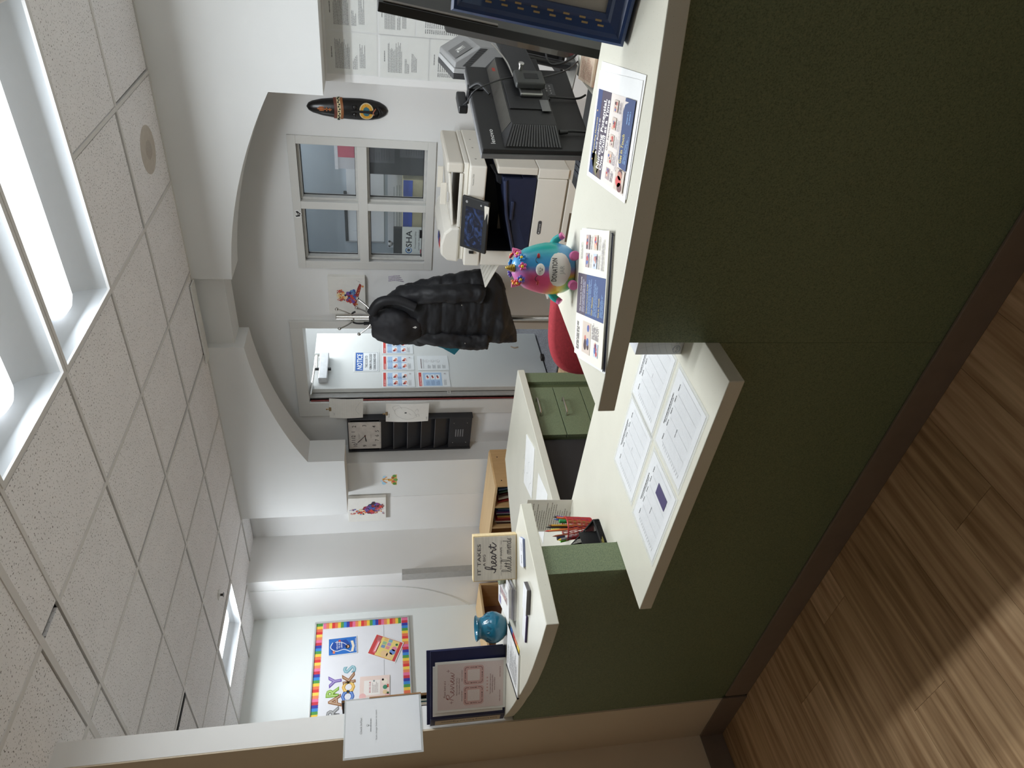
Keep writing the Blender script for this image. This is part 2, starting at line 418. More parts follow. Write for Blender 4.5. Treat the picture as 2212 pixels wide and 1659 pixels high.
# rooms behind the back wall
wallbox('wall_office', M('office_wall_paint', (172, 182, 190), .8, var=.02, scale=3), (-3.1, .4, 5.32, 5.4, 0, 2.93), (-3.16, -3.08, 4.78, 5.4, 0, 2.93), (.3, .4, 4.78, 5.4, 0, 2.93))
wallbox('wall_corridor', white_wall, (-6.0, -3.16, 6.6, 6.7, 0, 2.93), (-6, -5.9, 4.8, 6.7, 0, 2.93), (-3.2, -3.1, 5.4, 6.7, 0, 2.93))
struct(box('ceiling', -6.2, 2.0, 4.5, 6.8, 2.93, 3.0, M('plain_ceiling', (220, 220, 218), .8)))
struct(box('trim_3', -5.475, -5.385, 3.835, 3.894, .0, 1.372, M('corner_guard_vinyl', (176, 175, 172), .45)))   # corner guard
# baseboards
struct(box('baseboard_left', -3.1525, -3.145, -3.5, 1.2565, .001, .11, base_vinyl))
struct(box('baseboard_lobby', -3.145, -2.79, 1.249, 1.2565, .001, .11, base_vinyl))
struct(box('baseboard_back', -3.1, .5, 4.622, 4.6315, .001, .1, base_vinyl))

# window of four panes
win = struct(bpy.data.objects.new('window_1', None)); COL.objects.link(win); win.location = (-2.165, 4.632, 1.64)
fx0, fx1, fz0, fz1 = -.49, .49, -.488, .487
box('window_frame', fx0, fx1, -.012, -.0005, fz0, fz0+.058, trim_paint, win, .002); box('window_frame', fx0, fx1, -.012, -.0005, fz1-.055, fz1, trim_paint, win, .002)
box('window_frame', fx0, fx0+.06, -.0118, -.0005, fz0+.058, fz1-.055, trim_paint, win, .002); box('window_frame', fx1-.056, fx1, -.0118, -.0005, fz0+.058, fz1-.055, trim_paint, win, .002)
box('mullion', fx0+.06, fx1-.056, -.0116, .05, .0-.022, .041, trim_paint, win, .002); box('mullion', -.022, .032, -.0112, .0502, fz0+.058, -.022, trim_paint, win, .002); box('mullion', -.022, .032, -.0112, .0502, .041, fz1-.055, trim_paint, win, .002)
gl = glassy('window_glass', (225, 235, 238), .05, .02); liner = M('window_liner_paint', (200, 199, 195), .5)
for (a, b2) in ((fx0+.06, -.022), (.032, fx1-.056)):
    for (c, d) in ((fz0+.058, -.022), (.041, fz1-.055)):
        m = MB(); e = .016
        m.box(a, a+e, .03, .1, c, d); m.box(b2-e, b2, .03, .1, c, d); m.box(a+e, b2-e, .03, .1, c, c+e); m.box(a+e, b2-e, .03, .1, d-e, d)
        m.build('sash', liner, win, bevel=.002)
        m = MB(); g = .004
        m.box(a+e, a+e+g, .078, .086, c+e, d-e); m.box(b2-e-g, b2-e, .078, .086, c+e, d-e); m.box(a+e, b2-e, .078, .086, c+e, c+e+g); m.box(a+e, b2-e, .078, .086, d-e-g, d-e)
        m.build('gasket', black_plastic, win)
        box('pane', a+e, b2-e, .080, .084, c+e, d-e, gl, win)

# door frame and door standing open into the corridor
door = struct(bpy.data.objects.new('door_1', None)); COL.objects.link(door); door.location = (-3.57, 4.632, 0)
dm = M('grey_door_paint', (214, 215, 212), .5, var=.015, scale=4, bump=.04, bscale=150)
fm = MB()
box('door_frame', -.535, -.385, -.03, .16, 0, 2.235, trim_paint, door, .003).location = (0, 0, 0)
box('door_frame', .386, .451, -.03, .16, 0, 2.235, trim_paint, door, .003)
box('door_frame', -.385, .386, -.03, .16, 2.14, 2.235, trim_paint, door, .003)
box('door_stop', -.385, -.372, .03, .12, 0, 2.14, M('door_stop_paint', (178, 177, 174), .5), door, .002)
box('weather_strip', -.3848, -.376, -.010, .004, .02, 2.13, M('red_weather_strip', (112, 40, 36), .7), door)
m = MB()
for i in range(15): m.ball((-.384, -.02, .16+.135*i), .004, n=8, m=5)
m.build('screw', M('pale_screw', (225, 220, 214), .4), door, smooth=True)
box('door_leaf', -.372, -.328, .09, .925, .012, 2.132, dm, door, .003)
box('hinge_edge', -.384, -.372, .085, .1, .02, 2.12, steel, door)
cl = box('closer_body', -.326, -.268, .165, .54, 2.0, 2.075, M('closer_silver', (200, 201, 203), .4, .3), door, .006)
m = MB().cyl((-.297, .33, 2.001), (-.297, .33, 1.975), .014).cyl((-.297, .33, 2.074), (-.297, .33, 2.11), .013); m.build('spindle', black_plastic, cl)
m = MB().tube([(-.297, .33, 2.1), (-.295, .54, 2.105)], .011, smooth_path=False).tube([(-.295, .54, 2.112), (-.30, -.02, 2.128)], .010, smooth_path=False).cyl((-.295, .54, 2.085), (-.295, .54, 2.128), .016)
m.build('closer_arm', steel, cl, smooth=True)
box('door_wedge', -.328, -.288, .47, .53, .0005, .03, M('wedge_brown', (60, 52, 48), .7), door)
box('rating_label', -.3275, -.3268, .1, .102, .9, 1.0, paper_white, door)
pr = Print(); pr.rect(0, 0, .05, .03, (226, 226, 222)); pr.up().lines(.005, .006, .04, .018, 3, (60, 60, 60))
pr.build('maker_label', door, M4=basis_at((-.368, .05, .93), (0, 1, 0), (0, 0, 1)))

# ================================================================== LAMPS IN THE CEILING
lens_m = M('lit_lens', (250, 252, 255), .3, var=0, emit=LENS_POWER); far_m = M('lit_far_lens', (250, 252, 255), .3, var=0, emit=FAR_POWER)
refl = M('white_reflector', (205, 211, 216), .35, var=.01)
def troffer(f, label, lm, watts, turn=0, wide=1.0):
    x0, x1, y0, y1 = f
    t = thing('ceiling_light', label, 'ceiling light', ((x0+x1)/2, (y0+y1)/2, CZ), turn, 'recessed ceiling lights')
    hx, hy = (x1-x0)/2-.004, (y1-y0)/2-.004
    m = MB()
    for a in ((-hx, hx, -hy, -hy+.018), (-hx, hx, hy-.018, hy), (-hx, -hx+.018, -hy+.018, hy-.018), (hx-.018, hx, -hy+.018, hy-.018)): m.box(a[0], a[1], a[2], a[3], -.004, .01)
    m.build('frame', bar_mat, t, bevel=.001)
    ax, ay = hx-.018, hy-.018
    m = MB(); n = 8
    for s in (-1, 1):   # curved side reflectors
        pr_ = [(s*(ay-(ay-.10)*i/n), .008+.1*math.sin(PI/2*i/n)) for i in range(n+1)]
        m.add([(-ax, y, z) for y, z in pr_]+[(ax, y, z) for y, z in pr_], [(i, i+1, n+2+i, n+1+i) for i in range(n)])
    m.add([(-ax, -.10, .108), (ax, -.10, .108), (ax, .10, .108), (-ax, .10, .108)], [(0, 1, 2, 3)])
    m.build('reflector', refl, t, smooth=True)
    for s in (-1, 1):
        MB().add([(s*ax, -ay, .006), (s*ax, ay, .006), (s*(ax-.06), ay, .108), (s*(ax-.06), -ay, .108)], [(0, 1, 2, 3)]).build('end_plate', refl, t)
    m = MB(); n = 12; lx = ax-.045; sec = lambda k: [(0, -.092*k*wide, .102)]+[(0, .092*k*wide*math.cos(PI-PI*i/n), .102-.062*k*math.sin(PI*i/n)) for i in range(n+1)]
    rings = []
    for x, k in ((-lx, .05), (-lx+.012, .55), (-lx+.035, .85), (-lx+.07, 1), (lx-.07, 1), (lx-.035, .85), (lx-.012, .55), (lx, .05)): rings.append([(x, y, z) for _, y, z in sec(k)])
    m.loft(rings).build('lens', lm, t, smooth=True)
    ld = bpy.data.lights.new('troffer_lamp', 'AREA'); ld.shape = 'RECTANGLE'; ld.size = 2*lx-.12; ld.size_y = .12*wide; ld.energy = watts; ld.color = (.89, .95, 1)  # area lamp added just below the lens, lighting the room but not the reflectors
    lo = bpy.data.objects.new('troffer_lamp', ld); COL.objects.link(lo); lo.parent = t; lo.location = (0, 0, .038)
    return t
troffer(FIX[0], 'recessed white troffer light nearest the lobby, at the ceiling edge of the desk', lens_m, TROFFER_W)
troffer(FIX[1], 'recessed white troffer light beside the first, nearer the arch', lens_m, TROFFER_W)
troffer((FAR[0], FAR[1], FAR[2], FAR[3]), 'small square ceiling light far off above the library board', far_m, FAR_W, PI/2, 1.7)
t = thing('sprinkler_head', 'small round sprinkler head in the tile beside the far light', 'sprinkler', (-4.63, 3.22, CZ+.005))
MB().lathe([(.0, 0), (.04, -.002), (.042, -.006), (.025, -.012), (0, -.013)], 20).build('escutcheon', M('white_enamel', (230, 230, 228), .35), t, smooth=True)
MB().lathe([(.0, -.012), (.009, -.012), (.009, -.03), (.018, -.032), (.018, -.035), (0, -.036)], 14).build('deflector', M('dark_brass', (60, 56, 52), .4, .6), t)
t = thing('ceiling_cover', 'pale round speaker cover set in the tile near the arch', 'ceiling cover', (-1.52, 3.86, CZ+.0055))
MB().lathe([(.0, 0), (.125, 0), (.125, -.003), (.06, -.005), (0, -.005)], 32).build('ring', M('aged_cover', (198, 190, 180), .6), t, smooth=True)
MB().lathe([(.0, -.005), (.05, -.005), (.045, -.008), (0, -.008)], 24).build('grille', M('aged_grille', (182, 174, 165), .7, var=.15, scale=120), t, smooth=True)
t = thing('ceiling_slot', 'short black slot diffuser between two ceiling tiles', 'vent', (-4.302, 2.17, CZ-.0005))
box('blade', -.014, .014, -.13, .13, 0, .004, M('slot_black', (12, 12, 14), .8), t)
# unseen lamps added to light the room's right side, lobby, corridor and office
for nm, x, y, sx, sy_, p in (('right', .95, 2.3, 1.2, 1.1, RIGHT_FILL_W*.667), ('lobby', -.2, -1.5, 1.2, .6, LOBBY_FILL), ('corridor', -3.5, 5.75, .4, 1.2, CORRIDOR_W/3), ('office', -1.6, 5.05, 1.2, .4, OFFICE_W/3)):
    ld = bpy.data.lights.new(nm+'_fill_lamp', 'AREA'); ld.shape = 'RECTANGLE'; ld.size = sx; ld.size_y = sy_; ld.energy = p*3; ld.color = (.90, .955, 1) if nm != 'lobby' else (.72, .90, 1)
    lo = bpy.data.objects.new(nm+'_fill_lamp', ld); COL.objects.link(lo); lo.location = (x, y, 2.72 if nm in ('lobby', 'right') else 2.9)
# ================================================================== RECEPTION DESK
desk = thing('reception_desk', 'long dark green laminate reception desk front with a low middle bay', 'reception desk', (-1.37, 1.262, 0))
dx, dy = 1.37, -1.262
def dpart(name, x0, x1, y0, y1, z0, z1, mat, bevel=0): return box(name, x0+dx, x1+dx, y0+dy, y1+dy, z0, z1, mat, desk, bevel)
dpart('left_panel', -2.8095, -1.822, 1.262, 1.374, 0, 1.0295, green_lam, .0015)
dpart('middle_panel', -1.8219, -.9121, 1.262, 1.374, 0, .7255, green_lam)
dpart('right_panel', -.912, 1.75, 1.262, 1.374, 0, 1.0295, green_lam, .0015)
dpart('kick_strip', -2.78, 1.75, 1.253, 1.2618, 0.0005, .103, base_vinyl, .002)
def top_poly(front, xb0, xb1, yb): return front+[(xb1, yb), (xb0, yb)]
fl = [(-2.8095, 1.278), (-2.77, 1.262), (-2.66, 1.228), (-2.543, 1.196), (-2.45, 1.174), (-2.36, 1.150), (-2.232, 1.122), (-2.094, 1.102), (-1.931, 1.085), (-1.811, 1.080)]
lt = MB().prism(fl+[(-1.811, 1.552), (-2.8095, 1.552)], 1.03, 1.07).build('countertop', solid_top, bevel=.0025)
tag(lt, 'raised left cream countertop with a curved front, carrying the vase and binder', 'countertop')
fr = [(-.979, 1.094), (-.80, 1.110), (-.655, 1.129), (-.40, 1.168), (-.186, 1.229), (0, 1.292), (.2, 1.375), (.4, 1.47), (1.0, 1.47), (1.75, 1.47)]
fr = [(-.979, 1.094), (-.80, 1.110), (-.655, 1.129), (-.40, 1.168), (-.186, 1.229), (-.08, 1.2335), (.1, 1.235), (.5, 1.235), (1.75, 1.235)]
fr = [(-.979, 1.094), (-.80, 1.110), (-.655, 1.129), (-.40, 1.168), (-.186, 1.222), (-.1, 1.2405), (.0, 1.247), (.2, 1.25), (1.75, 1.25)]
rt = MB().prism(fr+[(1.75, 1.556), (-.979, 1.552)], 1.03, 1.07).build('countertop', solid_top, bevel=.0025)
tag(rt, 'raised right cream countertop with a curved front, carrying the donation jar and flyers', 'countertop')
lo_ = MB().prism([(-1.8215, 1.113), (-.9125, 1.113), (-.9125, 1.3755), (1.75, 1.3755), (1.75, 1.838), (-2.385, 1.838), (-2.402, 3.06), (-3.12, 3.05), (-3.34, 2.6), (-3.34, 1.3755), (-1.8215, 1.3755)], .7265, .766).build('countertop', solid_top, bevel=.0025)
tag(lo_, 'low cream worktop behind the desk, with the form bay in front', 'countertop')
rd = MB().prism([(-.716, 1.839), (1.75, 1.839), (1.75, 2.82), (-.716, 2.82)], .7265, .766).build('desk_return', solid_top, bevel=.0025)
tag(rd, 'cream side worktop under the computers at the right', 'desk')
c = thing('file_pedestal', 'beige pedestal under the side worktop at the right', 'pedestal', (-.39, 2.5, 0))
box('body', -.24, .24, -.25, .31, 0.001, .726, M('putty_laminate', (186, 176, 156), .5), c, .003); box('drawer', -.246, -.241, -.235, .295, .45, .71, M('putty_front', (176, 166, 146), .5), c)
kt = thing('keyboard_tray', 'narrow dark tray below the side worktop edge', 'tray', (-.95, 2.5, .70))
box('shelf', -.2, .21, -.28, .28, 0, .018, matte_black, kt, .003); box('bracket', .21, .3, -.03, .03, .0, .024, steel, kt)
kb = thing('keyboard', 'black computer keyboard with low keys, behind the right countertop', 'keyboard', (-1.0, 2.5, .7185), -PI/2+.1)
box('base', -.22, .22, -.07, .07, 0, .014, black_plastic, kb, .003)
m = MB()
for i in range(15):
    for j in range(5): m.box(-.21+i*.028, -.186+i*.028, -.06+j*.024, -.04+j*.024, .0142, .021)
m.build('keys', M('grey_keycap', (46, 48, 54), .5), kb)

# drawer unit under the back worktop
cab = thing('drawer_cabinet', 'olive green drawer unit with bow handles under the back worktop', 'drawer cabinet', (-2.43, 2.79, 0))
box('body', -.6, -.02, -.25, .136, .001, .7255, green_lam, cab)
box('end_panel', -.6, .012, .178, .262, .001, .7255, green_lam, cab, .0015)
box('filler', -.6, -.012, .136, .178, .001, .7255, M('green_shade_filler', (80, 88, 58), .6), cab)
for z0, z1 in ((.5825, .7235), (.4265, .5785), (.12, .4225)):
    d = box('drawer', -.0195, .002, -.252, .14, z0, z1, green_lam, cab, .0012)
    zc = z1-.012-(z1-z0)*.0-.0
    zc = (z0+z1)/2+.045 if z1 > .6 else (z0+z1)/2+.05
    y0, y1 = -.10, .02
    MB().tube([(.002, y0, zc), (.026, y0, zc), (.032, y0+.008, zc), (.032, y1-.008, zc), (.026, y1, zc), (.002, y1, zc)], .0045, smooth_path=False).build('handle', steel, d, smooth=True)
fc = thing('file_cabinet', 'black side of a filing cabinet in the knee space beside the drawers', 'filing cabinet', (-2.74, 2.19, 0))
box('body', -.3, .29, -.34, .335, .001, .72, M('charcoal_steel', (34, 34, 36), .55), fc, .004)
box('front', -.29, .28, -.346, -.3405, .05, .70, M('charcoal_front', (40, 40, 42), .5), fc)

# low bookshelves along the far wall
maple = wood('maple', (232, 200, 152), (222, 186, 136), .5, 'X'); maple_z = wood('maple_upright', (214, 176, 126), (204, 164, 112), .5, 'Z'); inner = M('maple_back', (120, 82, 60), .7)
def low_shelf(label, loc, rz, w, d, h, bays):
    t = thing('low_bookshelf', label, 'bookshelf', loc, rz, None); e = .022
    box('back', -w/2+e, w/2-e, d/2-.008, d/2, .03, h-e, inner, t)
    box('side', w/2-e, w/2, -d/2, d/2, .001, h-.004, maple_z, t, .008, 3); box('side', -w/2, -w/2+e, -d/2, d/2, .001, h-.004, maple_z, t, .008, 3)
    box('top', -w/2+e, w/2-e, -d/2, d/2, h-e, h, maple, t, .002); box('bottom', -w/2+e, w/2-e, -d/2, d/2-.008, .03, .03+e, maple, t)
    for k in range(1, bays): x = -w/2+w*k/bays; box('divider', x-e/2, x+e/2, -d/2+.005, d/2-.008, .052, h-e, maple_z, t)
    box('shelf_board', -w/2+e, w/2-e, -d/2+.01, d/2-.008, .31, .33, maple, t)
    for y in (-d/2+.06, d/2-.1): MB().cyl((w/2-.001, y, h-.06), (w/2+.0012, y, h-.06), .006, n=10).build('cam_lock', M('dark_fitting', (70, 50, 40), .5, .4), t)
    return t
low_shelf('low maple bookshelf of picture books under the pier sticker', (-4.86, 4.11, 0), 0, 1.12, .44, .60, 4)
low_shelf('low maple shelf unit in the far corner below the library board', (-5.84, 3.30, 0), PI/2, 1.14, .38, .64, 2)
bkc = [(150, 40, 36), (40, 60, 110), (196, 120, 60), (60, 90, 70), (30, 30, 34), (190, 180, 160), (120, 60, 110), (200, 80, 70), (90, 110, 140), (210, 170, 80), (70, 40, 30), (150, 150, 150)]
rb = random.Random(11)
def book(x, y, z, w, d, h, lean, rgb, label):
    t = thing('picture_book', label, 'book', (x, y, z), 0, 'picture books on the low shelf')
    mt = M('cover_%d_%d_%d' % rgb, rgb, .4, var=.1, scale=40); cw = .0025
    ob = MB(); ob.box(0, cw, 0, d, 0, h); ob.box(w-cw, w, 0, d, 0, h); ob.box(0, w, 0, cw, 0, h)
    o = ob.build('cover', mt, t); q = box('pages', cw, w-cw, cw, d-.004, .003, h-.003, M('page_block', (220, 210, 190), .8), t)
    t.rotation_euler = (0, lean, 0)
    return t
names = ['red', 'navy', 'orange', 'dark green', 'black', 'cream', 'purple', 'coral', 'slate blue', 'mustard', 'brown', 'grey']
x = -4.595+.005; k = 0
for i in range(6):
    w = .014+rb.random()*.012; c = i*5 % 12
    book(x+.075, 3.935, .337, w, .2, .2+rb.random()*.03, -.28+.02*i, bkc[c], '%s picture book leaning in the first shelf bay, %s from the panel' % (names[c], ['first', 'second', 'third', 'fourth', 'fifth', 'sixth'][i])); x += w+.016
x = -4.862
for i in range(13):
    w = .01+rb.random()*.009; c = (i*7+3) % 12
    book(x, 3.925, .3305, w, .2, .2+rb.random()*.025, .0+.012*(i % 3), bkc[c], '%s picture book in the crowded second shelf bay, %s from the left' % (names[c], ['first', 'second', 'third', 'fourth', 'fifth', 'sixth', 'seventh', 'eighth', 'ninth', 'tenth', 'eleventh', 'twelfth', 'thirteenth'][i])); x += w+.0045
# ================================================================== THINGS ON THE WALLS
YW = 4.632; XU = (1, 0, 0); ZU = (0, 0, 1)
INK = (58, 58, 60); RED = (196, 62, 56); BLUE = (34, 78, 150)

# typed notices in sleeves under the arch's right end
def typed(w, h, seed, title_y=.9, style=0):
    p = Print(.0009); r = random.Random(seed)
    p.text(['NOTICE TO PARENTS', 'CENTER POLICIES', 'EMERGENCY PLAN', 'WEEKLY SCHEDULE', 'RULES', 'STAFF LIST'][seed % 6], w/2, h*title_y, .006, INK, align='C', bold=.01) if False else p.lines(w*.38, h*title_y, w*.26, .006, 1, (70, 70, 72), .8, 0, seed)
    if style == 0:
        p.lines(w*.12, h*.55, w*.76, h*.3, 13, (84, 84, 86), .42, .35, seed); p.lines(w*.12, h*.40, w*.4, h*.1, 4, (84, 84, 86), .42, .5, seed+1); p.lines(w*.16, h*.24, w*.66, h*.12, 5, (90, 90, 92), .42, .5, seed+2)
    else:
        p.lines(w*.22, h*.12, w*.68, h*.72, 17, (84, 84, 86), .36, .6, seed); p.lines(w*.09, h*.12, w*.10, h*.72, 17, (80, 80, 82), .45, .1, seed+3)
    return p
def wall_page(x, z, w, h, seed, style, label):
    o = sheet('typed_notice', label, 'notice', (x, 4.3982, z), XU, ZU, w, h, M('notice_paper', (224, 224, 220), .6, var=.02), t=.0006, group='typed notices in clear sleeves', pr=typed(w, h, seed, style=style))
    b = MB().box(-.006, w+.006, -.006, h+.006, .0012, .0016); s = b.build('sleeve', plastic_sleeve, o)
    return o
wall_page(-1.212, 1.540, 0.224, 0.285, 1, 0, 'typed notice, top row, second from the right edge beside the bare wall')
wall_page(-0.978, 1.540, 0.224, 0.285, 2, 0, 'typed notice at the right of the top row, tucked under the arch')
wall_page(-1.215, 1.240, 0.226, 0.283, 3, 0, 'typed notice in the middle row beside the bare wall')
wall_page(-0.981, 1.324, 0.228, 0.205, 4, 0, 'short typed notice in the middle row, right column')
wall_page(-1.215, 0.949, 0.226, 0.283, 5, 1, 'list notice in the bottom row beside the bare wall, above the grey housing')
wall_page(-0.981, 1.031, 0.228, 0.283, 6, 1, 'list notice below the short notice, right column')
wall_page(-0.746, 1.540, 0.224, 0.285, 8, 0, 'typed notice under the arch, third column of the top row')
wall_page(-0.746, 1.240, 0.224, 0.285, 9, 1, 'typed notice, third column, below the top row')

# carved mask
t = thing('carved_mask', 'long black carved mask with yellow ringed eyes, hung beside the window', 'mask', (-1.489, YW, 1.73))
def mask_w(z):    # half width by height, narrow at the top
    q = [(.256, .0), (.245, .022), (.22, .036), (.16, .052), (.08, .062), (0, .066), (-.08, .068), (-.15, .064), (-.2, .053), (-.235, .034), (-.25, .018), (-.256, 0)]
    for (a, wa), (b2, wb) in zip(q, q[1:]):
        if b2 <= z <= a: return wa+(wb-wa)*(a-z)/(a-b2)
    return 0
rings = []
for i in range(41):
    z = .2555-.511*i/40; hw = max(mask_w(z), .002); rings.append([(hw*math.cos(a), -max(.004, .046*(hw/.068)**.8*math.sin(a)) if math.sin(a) > 0 else 0, z) for a in [PI*k/16 for k in range(17)]])
m = MB(); m.loft(rings, cap=True); m.build('body', M('black_lacquer', (24, 22, 22), .28, var=.15, scale=30, bump=.08, bscale=90), t, smooth=True)
def band(name, z0, z1, rgb, mat, out=.003):
    rr = []
    for i in range(5):
        z = z0+(z1-z0)*i/4+0; hw = mask_w(z)+out; rr.append([(hw*math.cos(a), -(.046*(hw/.068)**.8*math.sin(a)+out*.4), z+.008*math.cos(a)**2) for a in [PI*k/18 for k in range(19)]])
    return MB().loft(rr, cap=True).build(name, mat, t, smooth=True)
rust = M('rust_paint', (112, 58, 44), .5); ochre = M('ochre_paint', (150, 92, 50), .5)
band('headband', .062, .081, 0, rust); band('headband', .024, .040, 0, ochre)
band('beaded_band', .040, .062, 0, M('cream_paint', (216, 200, 160), .6), .0045)
bead = M('dark_bead', (24, 40, 34), .4, var=.3)
m = MB()
for i in range(14):
    a = PI*(.06+.88*i/13); hw = mask_w(.05)+.006; m.ball((hw*math.cos(a), -(.046*(hw/.068)**.8*math.sin(a)+.003), .051+.008*math.cos(a)**2+(.003 if i % 2 else -.003)), .0052, .003, .0052, 8, 5)
m.build('bead_row', bead, t, smooth=True)
def half_ring(sx, r0, r1, col, zc, nm, out):
    n = 12; vs = []
    for r in (r0, r1):
        for i in range(n+1):
            a = -PI/2+PI*i/n; x = sx*(.008+r*math.cos(a)); z = zc+r*math.sin(a); hw = mask_w(z)
            yy = .046*(hw/.068)**.8*math.sqrt(max(0.0, 1-(x/hw)**2)) if hw > abs(x) else 0
            vs.append((x, -yy-out, z))
    return MB().add(vs, [(i, i+1, n+2+i, n+1+i) for i in range(n)]).build(nm, col, t, smooth=True)
for sx in (-1, 1):
    half_ring(sx, .0, .020, M('teal_mosaic', (52, 108, 122), .4, var=.5, scale=220), -.118, 'eye_centre', .0035)
    half_ring(sx, .020, .038, M('gold_mosaic', (214, 158, 52), .45, var=.4, scale=240), -.118, 'eye_ring', .003)
    half_ring(sx, .038, .044, M('cream_paint', (216, 200, 160), .6), -.118, 'eye_rim', .0035)
    m = MB().ball((sx*.024, -.043, -.045), .016, .010, .016); m.build('brow_knob', M('black_lacquer', (24, 22, 22)), t, smooth=True)
MB().loft([[(-.007, -.044, -.02), (.007, -.044, -.02), (.006, -.052, -.02), (-.006, -.052, -.02)], [(-.009, -.045, -.15), (.009, -.045, -.15), (.008, -.062, -.15), (-.008, -.062, -.15)], [(-.016, -.043, -.168), (.016, -.043, -.168), (.012, -.058, -.166), (-.012, -.058, -.166)]]).build('nose', M('black_lacquer', (24, 22, 22)), t, bevel=.003)
MB().tube([(-.014, -.056, -.166), (.0, -.064, -.160), (.014, -.056, -.17), (.022, -.048, -.176)], .0035).build('nostril_line', M('rust_light', (176, 106, 80), .5), t, smooth=True)
MB().tube([(-.026, -.040, -.19), (-.01, -.05, -.202), (.01, -.05, -.202), (.026, -.040, -.188)], .006).tube([(-.022, -.040, -.2), (0, -.05, -.215), (.022, -.04, -.198)], .005).build('lips', M('black_lacquer', (24, 22, 22)), t, smooth=True)
m = MB(); y = -.037
m.ball((0, y, .165), .006, .003, .024).ball((.010, y+.001, .160), .004, .003, .018).ball((-.010, y+.001, .160), .004, .003, .018)
m.box(-.003, .003, y-.007, y+.004, .098, .15); m.box(-.011, .011, y-.007, y+.003, .126, .132); m.box(-.009, .009, y-.008, y+.003, .106, .112)
m.build('lizard_emblem', M('copper_paint', (184, 108, 56), .5), t, smooth=True)

# sticker on the window frame
pr = Print(.0006)
pr.poly([(.0, .026), (.010, .038), (.016, .022), (.040, .034), (.044, .018), (.030, .004), (.024, -.002), (.016, .006), (.006, 0)], (238, 238, 236)).up()
pr.poly([(.006, .026), (.011, .033), (.017, .018), (.037, .029), (.039, .019), (.028, .008), (.024, .003), (.017, .01), (.010, .006)], (36, 34, 36)); pr.up().disc(.022, .016, .006, (150, 148, 146))
o = MB().prism([(.0, .026), (.010, .038), (.016, .022), (.040, .034), (.044, .018), (.030, .004), (.024, -.002), (.016, .006), (.006, 0)], 0, .0004).build('bat_sticker', paper_white); o.matrix_world = basis_at((-2.256, YW-.0128, 2.072), XU, ZU) @ Matrix.Scale(1.35, 4); tag(o, 'small black and white bat sticker on the window frame', 'sticker'); pr.build('picture', o)

# pop-art dog canvases
def dog_art(w, h, pose):
    p = Print(.0006); r = random.Random(5+pose)
    pal = [(206, 76, 60), (226, 130, 74), (240, 196, 130), (70, 92, 168), (120, 80, 160), (60, 40, 60), (236, 224, 190), (150, 46, 60), (96, 150, 190)]
    def blob(cx, cyy, rx, ry, n, cols, sc=.35):
        for i in range(n):
            a = r.random()*2*PI; q = math.sqrt(r.random()); x = cx+rx*q*math.cos(a); y = cyy+ry*q*math.sin(a); s_ = sc*min(rx, ry)*(.6+.8*r.random()); k = r.randint(3, 6); a0 = r.random()*6
            p.poly([(x+s_*math.cos(a0+2*PI*j/k)*(.7+.5*r.random()), y+s_*math.sin(a0+2*PI*j/k)*(.7+.5*r.random())) for j in range(k)], r.choice(cols)); p.z += .000012
    if pose == 0:   # dog riding a board
        p.poly([(w*.28, h*.36), (w*.20, h*.30), (w*.24, h*.27), (w*.70, h*.12), (w*.80, h*.10), (w*.84, h*.15), (w*.72, h*.21)], (150, 52, 46)); p.up()
        for i in range(7): p.stroke([(w*(.26+.075*i), h*(.335-.03*i)), (w*(.30+.075*i), h*(.29-.028*i))], .004, pal[(i*2) % 3+0])
        p.up(); p.disc(w*.27, h*.25, .009, (226, 150, 90)); p.disc(w*.76, h*.07, .009, (226, 150, 90)); p.up()
        blob(w*.47, h*.40, w*.14, h*.14, 60, [pal[3], pal[4], pal[5], pal[0], pal[7], pal[1]]); blob(w*.60, h*.34, w*.07, h*.09, 24, [pal[3], pal[5], pal[8]])
        blob(w*.50, h*.64, w*.10, h*.13, 55, [pal[2], pal[6], pal[1], pal[2]]); blob(w*.62, h*.68, w*.045, h*.10, 22, [pal[0], pal[7], pal[1]]); blob(w*.395, h*.66, w*.04, h*.10, 20, [pal[0], pal[1], pal[7]])
        p.up(); p.disc(w*.52, h*.545, .010, (40, 46, 96), .008); p.disc(w*.465, h*.68, .004, (40, 30, 40)); p.disc(w*.545, h*.68, .004, (40, 30, 40))
        p.up(); p.stroke([(w*.86, h*.10), (w*.9, h*.2), (w*.88, h*.14), (w*.93, h*.24)], .0008, (110, 110, 110))
    else:           # dog sitting upright
        blob(w*.5, h*.40, w*.15, h*.20, 70, [pal[3], pal[4], pal[8], pal[7], pal[0], pal[5]]); blob(w*.64, h*.30, w*.14, h*.16, 60, [pal[3], pal[7], pal[5], pal[4], pal[0]])
        blob(w*.40, h*.22, w*.04, h*.14, 24, [pal[2], pal[1], pal[6]]); blob(w*.50, h*.2, w*.035, h*.13, 24, [pal[6], pal[1], pal[4]])
        blob(w*.42, h*.66, w*.10, h*.12, 50, [pal[6], pal[2], pal[3], pal[8], pal[0]]); blob(w*.36, h*.85, w*.035, h*.09, 22, [pal[7], pal[0], pal[1]]); blob(w*.52, h*.86, w*.035, h*.10, 22, [pal[4], pal[3], pal[7]])
        blob(w*.34, h*.08, w*.07, h*.03, 14, [pal[7], pal[4]]); blob(w*.66, h*.10, w*.1, h*.035, 16, [pal[7], pal[5]])
        p.up(); p.disc(w*.34, h*.60, .010, (36, 30, 40), .007); p.disc(w*.43, h*.70, .004, (36, 30, 40))
    return p
def canvas(label, x, y, z, w, h, d, pose):
    t = box('canvas_print', 0, w, 0, d, 0, h, M('canvas_white', (232, 230, 224), .75, var=.02, bump=.1, bscale=700), None, .003); t.location = (x, y, z)
    tag(t, label, 'canvas print'); pr = dog_art(w, h, pose); pr.build('picture', t, M4=basis_at((0, 0, 0), XU, ZU)); return t
